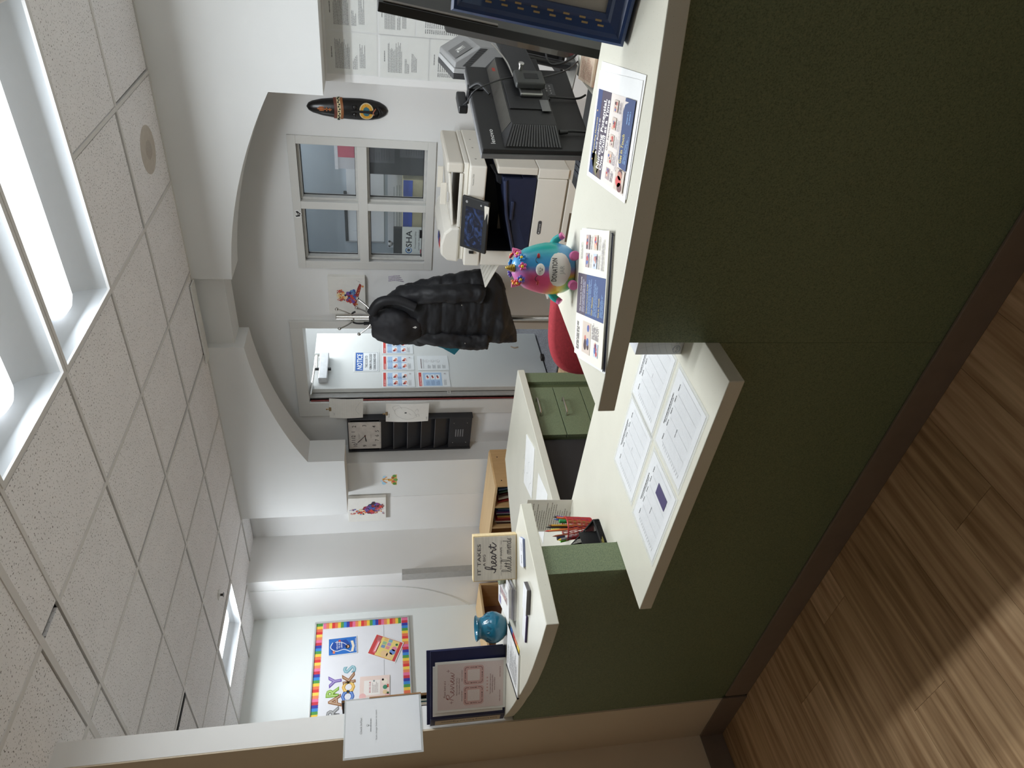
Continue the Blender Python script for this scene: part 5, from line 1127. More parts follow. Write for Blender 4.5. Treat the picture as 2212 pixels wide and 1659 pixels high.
t2 = [o for o in bpy.data.objects if o.get('label') == 'tall pile of grey edged cards near the counter end'][0]; box('top_card', -.046, .047, -.027, .028, .0132, .0140, M('white_card', (228, 228, 230), .5), t2)
cards('low pile of dark cards with a purple end on the countertop', -2.075, 1.240, .40, .100, .046, 6, [M('ink_card', (44, 42, 56), .45), M('purple_card', (90, 60, 130), .45)])
t2 = [o for o in bpy.data.objects if o.get('label', '').startswith('low pile of dark cards')][0]; box('top_card', -.048, .05, -.020, .023, .0066, .0074, M('white_card', (228, 228, 230), .5), t2)
# tabbed sheet stack with a clip
a3 = math.atan2(1.412-1.246, -2.439+2.271)
t = thing('report_booklet', 'thin white booklet with a black binding strip near the binder', 'booklet', (-2.402, 1.156, ZT), math.atan2(1.236-1.156, -2.256+2.402))
box('pages', 0, .166, 0, .215, 0, .006, paper_white, t); p = Print(.0006); p.lines(.02, .02, .12, .14, 14, (150, 150, 154), .3, .4, 5); p.lines(.02, .18, .08, .012, 1, (90, 90, 92), .5); p.build('print', t, M4=Matrix.Translation((0, 0, .006)))
MB().tube([(-.003, 0, .004), (-.003, .215, .004)], .0045, 8, smooth_path=False).build('binding_strip', matte_black, t, smooth=True)
for i, c in enumerate(((40, 60, 60), (70, 110, 180), (206, 70, 76), (226, 120, 70), (236, 206, 80))): box('index_tab', .1665, .181, .010+.041*(4-i), .048+.041*(4-i), .001, .0022, M('tab_%d' % i, c, .4), t)
MB().box(.1662, .1682, .0, .215, .0024, .0056).build('cover_edge', matte_black, t)
# small green bowl half hidden behind the sign
t = thing('green_bowl', 'small sage green bowl half hidden behind the heart sign', 'bowl', (-2.172, 1.520, ZT)); MB().lathe([(0, 0), (.018, 0), (.02, .004), (.034, .02), (.039, .045), (.037, .046), (.032, .02), (0, .008)], 28).build('bowl', M('sage_glaze', (126, 134, 112), .4, coat=.2), t, smooth=50)

# binder with the review flyer standing in front
bx0, by0, bx1, by1 = -2.742, 1.268, -2.490, 1.412; ba = math.atan2(by1-by0, bx1-bx0); BW, BH, BT = math.hypot(bx1-bx0, by1-by0), .297, .05
t = thing('ring_binder', 'navy ring binder standing at the left end of the countertop', 'binder', (bx0, by0, ZT), ba)
nv = M('navy_vinyl', (38, 42, 78), .38, var=.12, scale=14, bump=.06, bscale=20)
box('front_cover', 0, BW, 0, .004, 0.0003, BH, nv, t, .0015)
MB().hexa([(-.003, .0, .0003), (0, .004, .0003), (-.046, .032, .0003), (-.049, .028, .0003), (-.003, 0, BH), (0, .004, BH), (-.046, .032, BH), (-.049, .028, BH)]).build('spine', nv, t, bevel=.001)
MB().hexa([(-.046, .033, .0003), (BW-.03, .058, .0003), (BW-.03, .062, .0003), (-.046, .037, .0003), (-.046, .033, BH+.012), (BW-.03, .058, BH+.012), (BW-.03, .062, BH+.012), (-.046, .037, BH+.012)]).build('back_cover', nv, t, bevel=.001)
box('pages', .008, BW-.03, .008, .034, .008, BH-.012, M('page_block', (220, 210, 190)), t)
su = Vector((.046, -.028, 0)).normalized()
p = Print(.0005); p.rect(0, 0, .036, .262, (206, 190, 166)).up(); p.text('State Licensing Rules and Regulations', .024, .012, .011, (40, 36, 34), w=.225, rot=PI/2)
p.build('spine_label', t, M4=basis_at((-.0455, .0258, .016), su, ZU))
box('inner_sheet', .012, .226, -.0022, -.0004, .010, .288, paper_white, t)
# review flyer, leaning on the binder
p = Print(.0006); w, h = .216, .279; R1 = (118, 52, 50); p.rect(.010, .010, w-.02, h-.02, (222, 206, 204)).up()
p.text('Please leave us a', .062, .238, .0085, R1, w=.072, shear=.25)
RV = [[(0, .1), (.15, .7), (.3, 1.25), (.1, 1.0), (.3, 1.35), (.75, 1.3), (.72, .95), (.3, .75), (.55, .4), (.75, 0), (1.0, .15)], [(1.0, .2), (1.3, .45), (1.25, .65), (1.08, .5), (1.1, .12), (1.3, 0), (1.55, .3)], [(1.6, .65), (1.68, .2), (1.75, 0), (2.0, .6), (2.1, .62)], [(2.2, .62), (2.2, .15), (2.35, 0), (2.5, .3)], [(2.28, .95), (2.3, 1.0)], [(2.5, .25), (2.8, .5), (2.75, .65), (2.6, .5), (2.6, .12), (2.8, 0), (3.05, .3)], [(3.1, .65), (3.1, .1), (3.25, 0), (3.45, .5), (3.45, .1), (3.6, 0), (3.85, .45), (3.85, .68)]]
for st in RV: p.stroke([(.050+a*.0305, .205+b2*.022) for a, b2 in st], .0019, (140, 62, 58)); p.z += .00001
for sx, sy_ in ((.040, .215), (.176, .228)): p.stroke([(sx-.006, sy_), (sx+.006, sy_)], .0012, R1, False); p.stroke([(sx, sy_-.007), (sx, sy_+.007)], .0012, R1, False)
p.text("We'd Love to Hear From You -", w/2, .192, .0055, R1, align='C', w=.078, shear=.2); p.text('Scan to Leave a Review!', w/2, .183, .0055, R1, align='C', w=.07, shear=.2)
p.text('GOOGLE REVIEW', .065, .172, .0042, R1, align='C', w=.045); p.text('CARE.COM REVIEW', .152, .172, .0042, R1, align='C', w=.05)
for cx in (.065, .152):
    p.rrect(cx-.041, .088, .082, .080, .012, (214, 176, 172)); p.up(); p.rrect(cx-.024, .104, .048, .048, .003, (226, 212, 208))
    for a, b2 in ((-1, -1), (-1, 1), (1, -1), (1, 1)): p.stroke([(cx+a*.018, .128+b2*.0335), (cx+a*.028, .128+b2*.0335), (cx+a*.0335, .128+b2*.028), (cx+a*.0335, .128+b2*.018)], .0016, (80, 44, 44))
    p.text('SCAN ME', cx, .159, .0042, (60, 34, 34), align='C', w=.026, bold=.02); p.text('SCAN ME', cx, .0925, .0042, (60, 34, 34), align='C', w=.026, bold=.02); p.text('SCAN ME', cx-.031, .115, .0042, (60, 34, 34), w=.026, rot=PI/2, bold=.02); p.text('SCAN ME', cx+.031, .141, .0042, (60, 34, 34), w=.026, rot=-PI/2, bold=.02); p.up()
for i in range(5):
    cx, cyy = w/2-.028+.014*i, .074; p.poly([(cx+(.0045 if k % 2 == 0 else .002)*math.sin(PI*k/5), cyy+(.0045 if k % 2 == 0 else .002)*math.cos(PI*k/5)) for k in range(10)], (206, 160, 156))
for i, s_ in enumerate(('Your reviews helps us improve and', 'continue delivering excellent', 'service and products.')): p.text(s_, w/2, .060-.0085*i, .0052, R1, align='C', w=(.088, .078, .056)[i], shear=.2)
p.lines(.03, .022, .05, .003, 1, (150, 100, 98), .6, 0); p.lines(.135, .022, .045, .003, 1, (150, 100, 98), .6, 0)
ux, uy = math.cos(ba), math.sin(ba); off = .0065
sheet('review_flyer', 'pale pink Review flyer leaning against the navy binder', 'flyer', (bx0+.030*ux+.012*uy, by0+.030*uy-.012*ux, ZT+.0006), (ux, uy, 0), (-uy*.018, ux*.018, 1), w, h, paper_white, t=.0006, pr=p)
# ================================================================== COMPUTERS AND OFFICE MACHINES
def frame_thing(name, label, cat, org, u, v):
    t = thing(name, label, cat); t.matrix_world = basis_at(org, u, v); return t
# all-in-one computer seen from behind (x along its width, y up, z towards its back)
uL = Vector((.277, .957, .040)).normalized()
t = frame_thing('desktop_computer', 'black all in one computer seen from behind with a vented hump', 'computer', (-.7765, 2.495, 1.012), uL, (.006, .03, 1))
box('screen_bezel', -.243, .250, -.196, .200, -.020, .0, M('gunmetal_rim', (120, 120, 122), .4, .3), t, .003)
box('back_shell', -.241, .248, -.194, .198, .0, .018, matte_black, t, .004)
m = MB(); zt_, b0 = .066, .018
prof = [(-.082, b0), (-.064, zt_), (.092, zt_), (.122, b0)]
L0, L1, R0, R1_ = -.232, -.165, .248, .236
m.add([(L0, prof[0][0], b0), (R0, prof[0][0], b0), (R0, prof[3][0], b0), (L0, prof[3][0], b0), (L1, prof[1][0], zt_), (R1_, prof[1][0], zt_), (R1_, prof[2][0], zt_), (L1, prof[2][0], zt_)], [(0, 3, 2, 1), (4, 5, 6, 7), (0, 1, 5, 4), (1, 2, 6, 5), (2, 3, 7, 6), (3, 0, 4, 7)])
m.build('rear_hump', matte_black, t, bevel=.002)
m = MB()    # grille bars on the slanted left end and the top slope
def quadbars(a, b2, c, d, n, wd, hgt):
    A, B_, C_, D = map(Vector, (a, b2, c, d)); nn = (B_-A).cross(D-A).normalized()
    for i in range(n):
        k0, k1 = (i+.18)/n, (i+.82)/n; P0, P1, Q0, Q1 = A.lerp(B_, k0), A.lerp(B_, k1), D.lerp(C_, k0), D.lerp(C_, k1); m.hexa([tuple(P0), tuple(P1), tuple(Q1), tuple(Q0), tuple(P0+nn*hgt), tuple(P1+nn*hgt), tuple(Q1+nn*hgt), tuple(Q0+nn*hgt)])
quadbars((L0+.004, prof[0][0]+.004, b0+.003), (L0+.004, prof[3][0]-.006, b0+.003), (L1-.003, prof[2][0]-.003, zt_-.002), (L1-.003, prof[1][0]+.003, zt_-.002), 19, 0, -.0035)
m.build('vent_bars', M('vent_bar_grey', (74, 74, 76), .5), t)
m = MB(); quadbars((L1+.01, prof[2][0]+.002, zt_-.001), (R1_-.01, prof[2][0]+.002, zt_-.001), (R1_-.01, prof[3][0]-.003, b0+.003), (L1+.01, prof[3][0]-.003, b0+.003), 60, 0, .0014); o = m.build('top_grille', M('vent_bar_dusty', (70, 67, 62), .6), t)
p = Print(.0006); p.text('lenovo', 0, 0, .0165, (222, 222, 222), w=.078, bold=.004)
p.build('maker_name', t, M4=basis_at((-.212, .150, .0185), (1, 0, 0), (0, 1, 0)))
m = MB().box(.075, .150, -.118, -.072, .018, .022); m.build('label_plate', M('label_grey', (62, 62, 64), .5), t)
m = MB()
for x in (.085, .10, .115, .13):
    for y in (-.105, -.090): m.box(x, x+.008, y, y+.005, .0222, .0228)
m.build('label_marks', M('mark_grey', (130, 130, 132), .5), t)
m = MB().tube([(-.155, -.085, .030), (-.152, -.125, .034), (-.15, -.20, .030), (-.14, -.235, .02)], .0045, 8).cyl((-.155, -.083, .030), (-.154, -.112, .032), .009, .007, 10)
m.build('power_cord', black_plastic, t, smooth=True)
m = MB().tube([(.052, -.06, .03), (.045, -.10, .035), (.05, -.19, .03), (.09, -.235, .02)], .004, 8).box(.03, .075, -.085, -.05, .02, .036); m.build('video_cord', black_plastic, t, smooth=True)
# webcam on its top edge with the cable over the back
wc = frame_thing('webcam', 'small black webcam clipped on top of the black computer', 'webcam', (-.7765, 2.495, 1.012), uL, (.006, .03, 1))
box('camera_body', .055, .150, .206, .240, -.055, -.022, black_plastic, wc, .006, 3)
MB().box(.082, .122, .2005, .206, -.03, .022).box(.092, .112, .150, .2005, .0195, .024).tube([(.10, .2, .022), (.085, .17, .05), (.05, .135, .034)], .006, 8).build('clip', black_plastic, wc, bevel=.001)
MB().tube([(.060, .224, -.02), (.035, .215, .012), (.015, .192, .07), (.053, .105, .088), (.069, .04, .092), (.056, -.03, .100), (.100, -.138, .105), (.175, -.205, .10)], .0028, 8).build('cable', black_plastic, wc, smooth=True)
# bracket and arm joining the screens
t = frame_thing('monitor_arm', 'black and steel twin monitor arm between the two computers', 'monitor arm', (-.7765, 2.495, 1.012), uL, (.006, .03, 1))
box('mount_plate', -.085, .075, -.056, .088, .0664, .0715, black_plastic, t, .002); box('plate_corner', -.1, -.035, -.056, -.024, .0717, .0745, M('worn_steel', (120, 120, 120), .4, .7), t, .001)
box('clamp_block', .005, .085, -.050, .056, .0855, .112, M('charcoal_cast', (56, 57, 56), .5, .2), t, .008, 3); box('clamp_slot', .030, .062, -.028, .022, .1122, .1128, M('slot_dark', (10, 10, 12), .6), t)
box('hinge', -.02, .035, -.04, .04, .0716, .0852, M('hinge_steel', (150, 150, 148), .3, .9), t, .004)
MB().cyl((.082, .030, .112), (.082, .030, .136), .007).cyl((.082, .030, .131), (.082, .030, .138), .010).build('knob', steel, t, smooth=35, bevel=.001)
m = MB().hexa([(.070, -.046, .076), (.345, -.020, .070), (.345, .085, .070), (.070, .050, .076), (.070, -.046, .094), (.345, -.020, .088), (.345, .085, .088), (.070, .050, .094)])
m.build('arm', black_plastic, t, bevel=.008); MB().tube([(.07, .053, .09), (.16, .062, .09), (.24, .08, .085), (.30, .098, .08)], .0028, 8).build('silver_cable', steel, t, smooth=True)
p = Print(); p.text('hot', 0, 0, .012, (150, 50, 44), rot=0) if False else p.rrect(0, 0, .022, .012, .003, (140, 52, 44)); p.build('red_mark', t, M4=basis_at((.14, .105, .0668), (1, 0, 0), (0, 1, 0)))
MB().tube([(.345, .035, .079), (.36, .02, .05), (.36, -.06, .0), (.36, -.243, -.03)], .016, 12, smooth_path=False).build('post', black_plastic, t, smooth=35)
m = MB().hexa([(.27, -.2465, -.10), (.42, -.2465, -.10), (.42, -.2465, .03), (.27, -.2465, .03), (.27, -.241, -.10), (.42, -.241, -.10), (.42, -.241, .03), (.27, -.241, .03)]); m.build('foot', steel, t, bevel=.002)
# grey monitor farther back
t = thing('grey_monitor', 'grey backed desktop monitor farther behind the black computer', 'monitor')
A0, B0, C0_ = Vector((-.800, 2.93, 1.243)), Vector((-.735, 2.93, 1.236)), Vector((-.672, 2.93, 1.140)); d_ = Vector((-.045, .42, .028))
gl_, gd_ = M('grey_housing', (128, 128, 128), .5, var=.03), M('dark_housing', (52, 52, 54), .5)
def slabm(nm, p, q, dz, mat):
    p2, q2 = p+Vector((0, 0, -dz)), q+Vector((0, 0, -dz)); return MB().hexa([tuple(p2), tuple(q2), tuple(q2+d_), tuple(p2+d_), tuple(p), tuple(q), tuple(q+d_), tuple(p+d_)]).build(nm, mat, t, bevel=.003)
slabm('bezel', A0, A0+Vector((.022, 0, -.001)), .33, gd_); slabm('rim', A0+Vector((.0225, 0, -.001)), A0+Vector((.042, 0, -.003)), .335, M('light_rim', (158, 158, 158), .45))
c0 = Vector((-.757, 2.93, 1.238)); 
low = Vector((-.672, 2.93, .985)); bot = Vector((-.757, 2.93, .91))
q = [c0, B0, C0_, low, bot]; MB().loft([[tuple(a) for a in q], [tuple(a+d_) for a in q]]).build('housing', gl_, t, bevel=.004)
nB = (C0_-B0).normalized(); m = MB()
for i in range(22): k = .05+.9*i/21; pz = C0_+(B0-C0_)*.35*0+Vector((-.02-.0*i, 0, -.012)); 
m = MB()
for i in range(20): x = -.748+.0036*i; z = 1.205-.0034*i; m.box(x, x+.0018, 2.9288, 2.9298, z-.030, z)
m.build('side_vents', M('vent_black', (22, 22, 24), .6), t)
m = MB()
for i in range(9): m.box(-.70+.003*i, -.6985+.003*i, 2.9288, 2.9298, 1.0, 1.035)
m.build('lower_vents', M('vent_black', (22, 22, 24)), t)
nrm = d_.normalized().cross((C0_-B0).normalized())
o_ = B0+d_*.10+(C0_-B0)*.12+nrm*.0006*(1 if nrm.z > 0 else -1)
uu, vv = d_.normalized(), -(C0_-B0).normalized()
lbl_ = MB().add([(0, 0, 0), (.2, 0, 0), (.2, .08, 0), (0, .08, 0)], [(0, 1, 2, 3)]).build('label_plate', M('plate_grey', (84, 84, 84), .5), t)
lbl_.matrix_local = basis_at(B0+d_*.12+(C0_-B0)*.80+Vector((.002, 0, .002)), uu, vv)
p = Print(.0006); p.text('TM', .06, .018, .04, (196, 196, 192), w=.07, bold=.01); p.build('maker_mark', lbl_)
MB().box(-.79, -.62, 3.02, 3.24, .767, .780).build('foot', matte_black, t, bevel=.003); MB().box(-.735, -.70, 3.08, 3.18, .780, .95).build('neck', matte_black, t, bevel=.003)
# second black screen at the right, edge on
e1 = Vector((.062, 0, .45)); hD = Vector((.30, .954, 0)); E0 = Vector((-.3845, 1.66, .985))
t = frame_thing('black_monitor', 'black monitor seen edge on behind the blue picture frame', 'monitor', E0, hD, e1)
box('screen', 0, .50, 0, .56, -.010, .012, M('screen_black', (22, 22, 21), .45, var=.1, scale=30), t, .002)
box('bezel_strip', .004, .012, .30, .55, .0122, .0150, M('smoked_trim', (104, 98, 92), .4, .4), t, .001)
MB().hexa([(.03, .115, -.040), (.45, .115, -.040), (.46, .10, -.011), (.008, .10, -.011), (.03, .405, -.040), (.45, .405, -.040), (.46, .418, -.011), (.008, .418, -.011)]).build('rear_housing', M('piano_black', (18, 18, 20), .2, coat=.4), t, bevel=.004)
MB().cyl((.2, .2, -.045), (.2, .2, -.0405), .05, n=20).build('mount_plate', black_plastic, t)
MB().hexa([(.17, -.16, -.060), (.25, -.16, -.060), (.25, -.16, -.015), (.17, -.16, -.015), (.17, .2, -.0625), (.25, .2, -.0625), (.25, .2, -.046), (.17, .2, -.046)]).build('stand_neck', black_plastic, t)
fo = MB().box(-.10, .16, -.12, .12, 0, .008).build('stand_foot', black_plastic, t, bevel=.003); fo.matrix_world = Matrix.Translation((-.345, 1.80, ZL+.001)); fo.matrix_parent_inverse = Matrix(); fo.matrix_local = t.matrix_world.inverted() @ Matrix.Translation((-.345, 1.80, ZL+.001))
# papers on the side worktop
for i, (c, lb, dx_) in enumerate((((214, 184, 164), 'tan', 0), ((206, 176, 158), 'peach', .004), ((222, 200, 176), 'buff', .007))):
    p = None
    if i == 2: p = Print(); p.lines(.01, .02, .08, .15, 10, (176, 120, 100), .35, .3, 5)
    flat('form_pad', '%s paper pad on the side worktop behind the black monitor, %s of three' % (lb, ('lowest', 'middle', 'topmost')[i]), 'paper pad', -.685+dx_, 2.515-.006*i, ZL+.0075*i, .12, .10, .19, p, M('pad_%d' % i, c, .7), t=.007)
flat('red_card', 'small red card by the tan paper pads', 'card', -.706, 2.47, ZL, .1, .04, .028, None, M('red_card', (206, 60, 56), .5), t=.004)
m = MB().tube([(-.55, 2.75, 1.02), (-.58, 2.72, .92), (-.60, 2.70, .86), (-.54, 2.68, .80), (-.47, 2.64, .775)], .005, 8).tube([(-.50, 2.8, .99), (-.60, 2.74, .93), (-.66, 2.70, .90), (-.62, 2.72, .80), (-.5, 2.76, .774)], .004, 8)
cbl = m.build('cable_bundle', black_plastic, smooth=True); tag(cbl, 'loose black cables hanging behind the two monitors', 'cables')

# printer
pw_ = M('printer_white', (232, 228, 218), .5, var=.015, scale=5); pw2 = M('printer_cream', (222, 216, 204), .5, var=.015, scale=5); ny = M('printer_navy', (36, 42, 66), .4, var=.06, scale=20); dk = M('printer_void', (14, 15, 22), .6)
t = thing('copier', 'large cream and navy office copier with a tilted touch screen below the window', 'copier', (-1.865, 3.9, 0))
X = lambda x: x+1.865
def pbx(nm, x0, x1, y0, y1, z0, z1, mat, bev=.003, par=None): return box(nm, X(x0), X(x1), y0, y1, z0, z1, mat, par or t, bev)
pbx('base_cabinet', -2.195, -1.540, .01, .60, .001, .405, pw2); dr = pbx('paper_drawer', -2.09, -1.597, -.006, .0095, .20, .400, pw_); pbx('drawer_grip', -2.01, -1.81, -.0075, -.0062, .345, .368, M('grip_brown', (104, 88, 72), .6), .002, dr)
pbx('lower_drawer', -2.09, -1.597, -.006, .0095, .03, .195, pw_)
pbx('front_door', -2.085, -1.598, -.008, .03, .412, .600, pw_, .006)
pbx('left_pillar', -2.197, -2.0905, 0, .6, .408, .905, pw_, .008); pbx('right_pillar', -1.580, -1.537, .0, .6, .60, .845, pw2, .006); pbx('right_side', -1.596, -1.5365, .0, .6, .408, .597, pw_, .004)
pbx('engine_body', -2.089, -1.5975, .0, .6, .602, .690, ny, .004)
MB().hexa([(X(-2.088), -.012, .605), (X(-1.60), -.012, .605), (X(-1.60), -.001, .605), (X(-2.088), -.001, .605), (X(-2.088), -.006, .695), (X(-1.60), -.02, .80), (X(-1.60), -.001, .80), (X(-2.088), -.001, .695)]).build('navy_door', ny, t, bevel=.006)
MB().hexa([(X(-2.088), .0, .692), (X(-1.60), .0, .692), (X(-1.60), .58, .692), (X(-2.088), .58, .692), (X(-2.088), .0, .705), (X(-1.60), .0, .815), (X(-1.60), .58, .86), (X(-2.088), .58, .76)]).build('output_tray', ny, t, bevel=.006)
MB().tube([(X(-2.08), -.006, .70), (X(-1.92), -.016, .745), (X(-1.80), -.02, .775), (X(-1.61), -.022, .80)], .012, 10).build('tray_lip', M('printer_navy_light', (52, 60, 88), .35), t, smooth=True)
pbx('tray_handle', -1.86, -1.74, -.03, -.008, .73, .75, M('printer_navy_light', (52, 60, 88)), .006)
pbx('cavity_shade_liner', -2.0904, -2.087, .002, .31, .69, .911, dk, 0); pbx('cavity_top', -2.088, -1.58, .0, .31, .9105, .9118, dk, 0)  # near-black sheet over the cream pillar stands in for shade inside the cavity
pbx('cavity_back', -2.088, -1.58, .30, .31, .76, .915, dk, 0)
MB().hexa([(X(-1.66), .03, .81), (X(-1.60), .03, .81), (X(-1.60), .2, .83), (X(-1.66), .2, .83), (X(-1.645), .03, .84), (X(-1.60), .03, .85), (X(-1.60), .2, .87), (X(-1.645), .2, .86)]).build('exit_guide', dk, t, bevel=.004)
pbx('rear_column', -2.196, -1.537, .3105, .6, .692, .91, pw2, .004)
sc = pbx('scanner_body', -2.197, -1.535, -.01, .6, .912, 1.012, pw_, .008, None)
p = Print(.0006); p.text('VersaLink C7020', 0, 0, .010, (120, 118, 114), w=.07); p.build('model_text', sc, M4=basis_at((X(-1.655), -.0101, .985), XU, ZU))
m = MB()
for i, y in enumerate((.10, .28, .42)): m.cyl((X(-1.5351), y, .97), (X(-1.5338), y, .97), .006, n=10)
m.build('screw_cover', M('cover_grey', (150, 146, 140), .5), sc)
# document feeder with its open tray
pbx('feeder_base', -2.18, -1.537, .04, .59, 1.0135, 1.045, pw_, .006)
MB().loft([[(X(-2.19)+a, .02+.0*i, 1.046+b2) for a, b2 in ((0, 0), (.24, 0), (.24, .055), (.20, .095), (.12, .115), (.05, .112), (.01, .07))] for i in (0,)]+[[(X(-2.19)+a, .58, 1.046+b2) for a, b2 in ((0, 0), (.24, 0), (.24, .055), (.20, .095), (.12, .115), (.05, .112), (.01, .07))]]).build('feeder_hump', pw_, t, bevel=.012)
pbx('feeder_well', -1.948, -1.60, .07, .56, 1.046, 1.052, M('well_taupe', (150, 140, 128), .6), 0)
MB().hexa([(X(-1.945), .05, 1.085), (X(-1.61), .05, 1.115), (X(-1.61), .56, 1.115), (X(-1.945), .56, 1.085), (X(-1.945), .05, 1.098), (X(-1.61), .05, 1.132), (X(-1.61), .56, 1.132), (X(-1.945), .56, 1.098)]).build('feeder_tray', pw_, t, bevel=.005)
pbx('paper_guide', -1.86, -1.72, .16, .175, 1.128, 1.165, pw2, .004); pbx('paper_guide', -1.86, -1.72, .42, .435, 1.128, 1.165, pw2, .004)
MB().lathe([(0, 0), (.03, 0), (.03, .002), (0, .002)], 20).at().build('tray_badge', M('badge_grey', (196, 194, 196), .4), t).location = (X(-1.78), .10, 1.123)
pbx('feeder_end', -1.60, -1.537, .03, .58, 1.046, 1.145, pw2, .012); pbx('front_fence', -1.948, -1.602, .03, .045, 1.046, 1.066, pw_, .004)
# touch screen
ts = bpy.data.objects.new('touch_screen', None); COL.objects.link(ts); ts.parent = t; ts.matrix_local = basis_at((X(-2.035), -.155, .905), (.99, .06, 0), (0, .62, .78))
MB().box(0, .33, 0, .185, -.022, 0).build('tablet', matte_black, ts, bevel=.006)
sc_m = bpy.data.materials.new('lit_screen'); sc_m.use_nodes = True; N = sc_m.node_tree.nodes; L = sc_m.node_tree.links; b_ = N['Principled BSDF']; b_.inputs['Roughness'].default_value = .15; b_.inputs['Base Color'].default_value = (.01, .012, .02, 1)
wv = N.new('ShaderNodeTexNoise'); wv.inputs['Scale'].default_value = 16; wv.inputs['Distortion'].default_value = 2.4; tcn = N.new('ShaderNodeTexCoord'); L.new(tcn.outputs['Object'], wv.inputs['Vector']); rmp = N.new('ShaderNodeValToRGB'); rmp.color_ramp.elements[0].position = .45; rmp.color_ramp.elements[0].color = lin(34, 36, 48); rmp.color_ramp.elements[1].position = .68; rmp.color_ramp.elements[1].color = lin(84, 118, 190)
L.new(wv.outputs['Fac'], rmp.inputs['Fac']); L.new(rmp.outputs['Color'], b_.inputs['Emission Color']); b_.inputs['Emission Strength'].default_value = .2
MB().box(.02, .272, .030, .155, .0002, .0008).build('display', sc_m, ts)
MB().cyl((.30, .05, 0), (.30, .05, .002), .006).cyl((.30, .15, 0), (.30, .15, .002), .008).build('buttons', M('button_silver', (180, 180, 182), .3, .5), ts, smooth=35)
MB().hexa([(X(-2.0), -.14, .900), (X(-1.73), -.14, .900), (X(-1.73), -.01, .93), (X(-2.0), -.01, .93), (X(-2.0), -.13, .92), (X(-1.73), -.13, .92), (X(-1.73), -.01, 1.0), (X(-2.0), -.01, 1.0)]).build('screen_mount', pw2, t, bevel=.004)
pbx('usb_key', -2.10, -2.085, -.03, -.0105, .955, .985, black_plastic, .003)
p = Print(.0006); p.rrect(0, 0, .095, .026, .012, (130, 128, 126)).up().rrect(.003, .003, .089, .020, .009, (66, 66, 68)).up(); p.text('xerox', .02, .008, .012, (206, 206, 206), w=.055, bold=.01); p.disc(.012, .013, .005, (206, 206, 206))
p.build('maker_badge', t, M4=basis_at((X(-1.962), -.0082, .535), XU, ZU))
# left trays
MB().hexa([(X(-2.40), .06, .838), (X(-2.199), .06, .750), (X(-2.199), .34, .750), (X(-2.40), .34, .838), (X(-2.40), .06, .846), (X(-2.199), .06, .762), (X(-2.199), .34, .762), (X(-2.40), .34, .846)]).build('side_tray', pw_, t, bevel=.003)
m = MB()
for i in range(4): y = .10+.055*i; m.hexa([(X(-2.385), y, .8395), (X(-2.21), y, .767), (X(-2.21), y+.012, .767), (X(-2.385), y+.012, .8395), (X(-2.385), y, .8435), (X(-2.21), y, .771), (X(-2.21), y+.012, .771), (X(-2.385), y+.012, .8435)])
m.build('tray_ribs', M('rib_shade', (206, 202, 192), .5), t)
MB().hexa([(X(-2.5), .08, .385), (X(-2.1955), .08, .35), (X(-2.1955), .34, .35), (X(-2.5), .34, .385), (X(-2.5), .08, .396), (X(-2.1955), .08, .362), (X(-2.1955), .34, .362), (X(-2.5), .34, .396)]).build('bypass_tray', pw_, t, bevel=.003)
pr_s = Print(); pr_s.text('Scan', 0, 0, .012, (60, 60, 70))
for i, (c, l) in enumerate((((206, 60, 50), 'red'), ((50, 60, 120), 'navy'))):
    q = thing('paper_slip', '%s paper slip lying on the copier feeder hump' % l, 'paper slip', (-2.09+.012*i, 4.02+.03*i, 1.1625+.0012*i)); box('slip', -.03, .03, -.05, .05, 0, .001, M('slip_'+l, c, .6), q)

# coat stand, coat, umbrella
t = thing('coat_stand', 'steel coat stand with round tipped hooks beside the door', 'coat stand', (-2.958, 4.43, 0))
MB().lathe([(0, 0.0005), (.15, .0005), (.152, .01), (.04, .02), (.022, .04), (.022, 1.862), (.019, 1.868), (0, 1.868)], 24).build('pole', steel, t, smooth=50)
for x, z, y in ((.082, 1.857, -.02), (-.03, 1.838, -.11), (.165, 1.705, .0), (-.115, 1.700, -.06), (-.01, 1.72, .14)):
    zb = z-.11; h_ = MB().tube([(.015*(1 if x > 0 else -1), 0, zb), (x*.55, y*.55, zb+.035), (x*.9, y*.9, z-.02), (x, y, z)], .0055, 8); o = h_.build('hook', steel, t, smooth=True); MB().ball((x, y, z), .013, n=12, m=8).build('hook_ball', steel, o, smooth=True)
def scale_ring(z, xr_, xl_): k = 4.26/4.12; return (1.544-(1.544-z)*k, xr_*k, xl_*k)
RG = [scale_ring(*q) for q in [(1.616, -2.752, -2.790), (1.600, -2.715, -2.835), (1.579, -2.683, -2.870), (1.527, -2.599, -2.895), (1.477, -2.554, -2.925), (1.415, -2.505, -2.950), (1.359, -2.475, -2.965), (1.265, -2.450, -2.975), (1.172, -2.421, -2.965), (1.085, -2.398, -2.960), (.998, -2.377, -2.955), (.935, -2.362, -2.952), (.872, -2.353, -2.95), (.80, -2.357, -2.95), (.756, -2.361, -2.948), (.70, -2.43, -2.948), (.655, -2.56, -2.948), (.615, -2.70, -2.95), (.575, -2.80, -2.952), (.545, -2.89, -2.955)]]
CY_ = 4.25
ct = thing('puffer_coat', 'long black quilted hooded coat hanging on the steel stand', 'coat', (-2.78, CY_, .5))
puff = M('black_nylon', (22, 23, 28), .55, var=.12, scale=18, bump=.25, bscale=34)
def coat_ring(z, x0, x1, depth, n=44, tilt=0, ph=0, amp=.0):
    cx = (x0+x1)/2; hw = (x1-x0)/2; out = []
    for k in range(n):
        a = 2*PI*k/n; fold = 1+.05*math.sin(5*a+ph)+.03*math.sin(9*a-2*ph)
        out.append((cx+2.78+hw*math.cos(a), depth*math.sin(a)*fold, z-.5))
    return out
zz = []
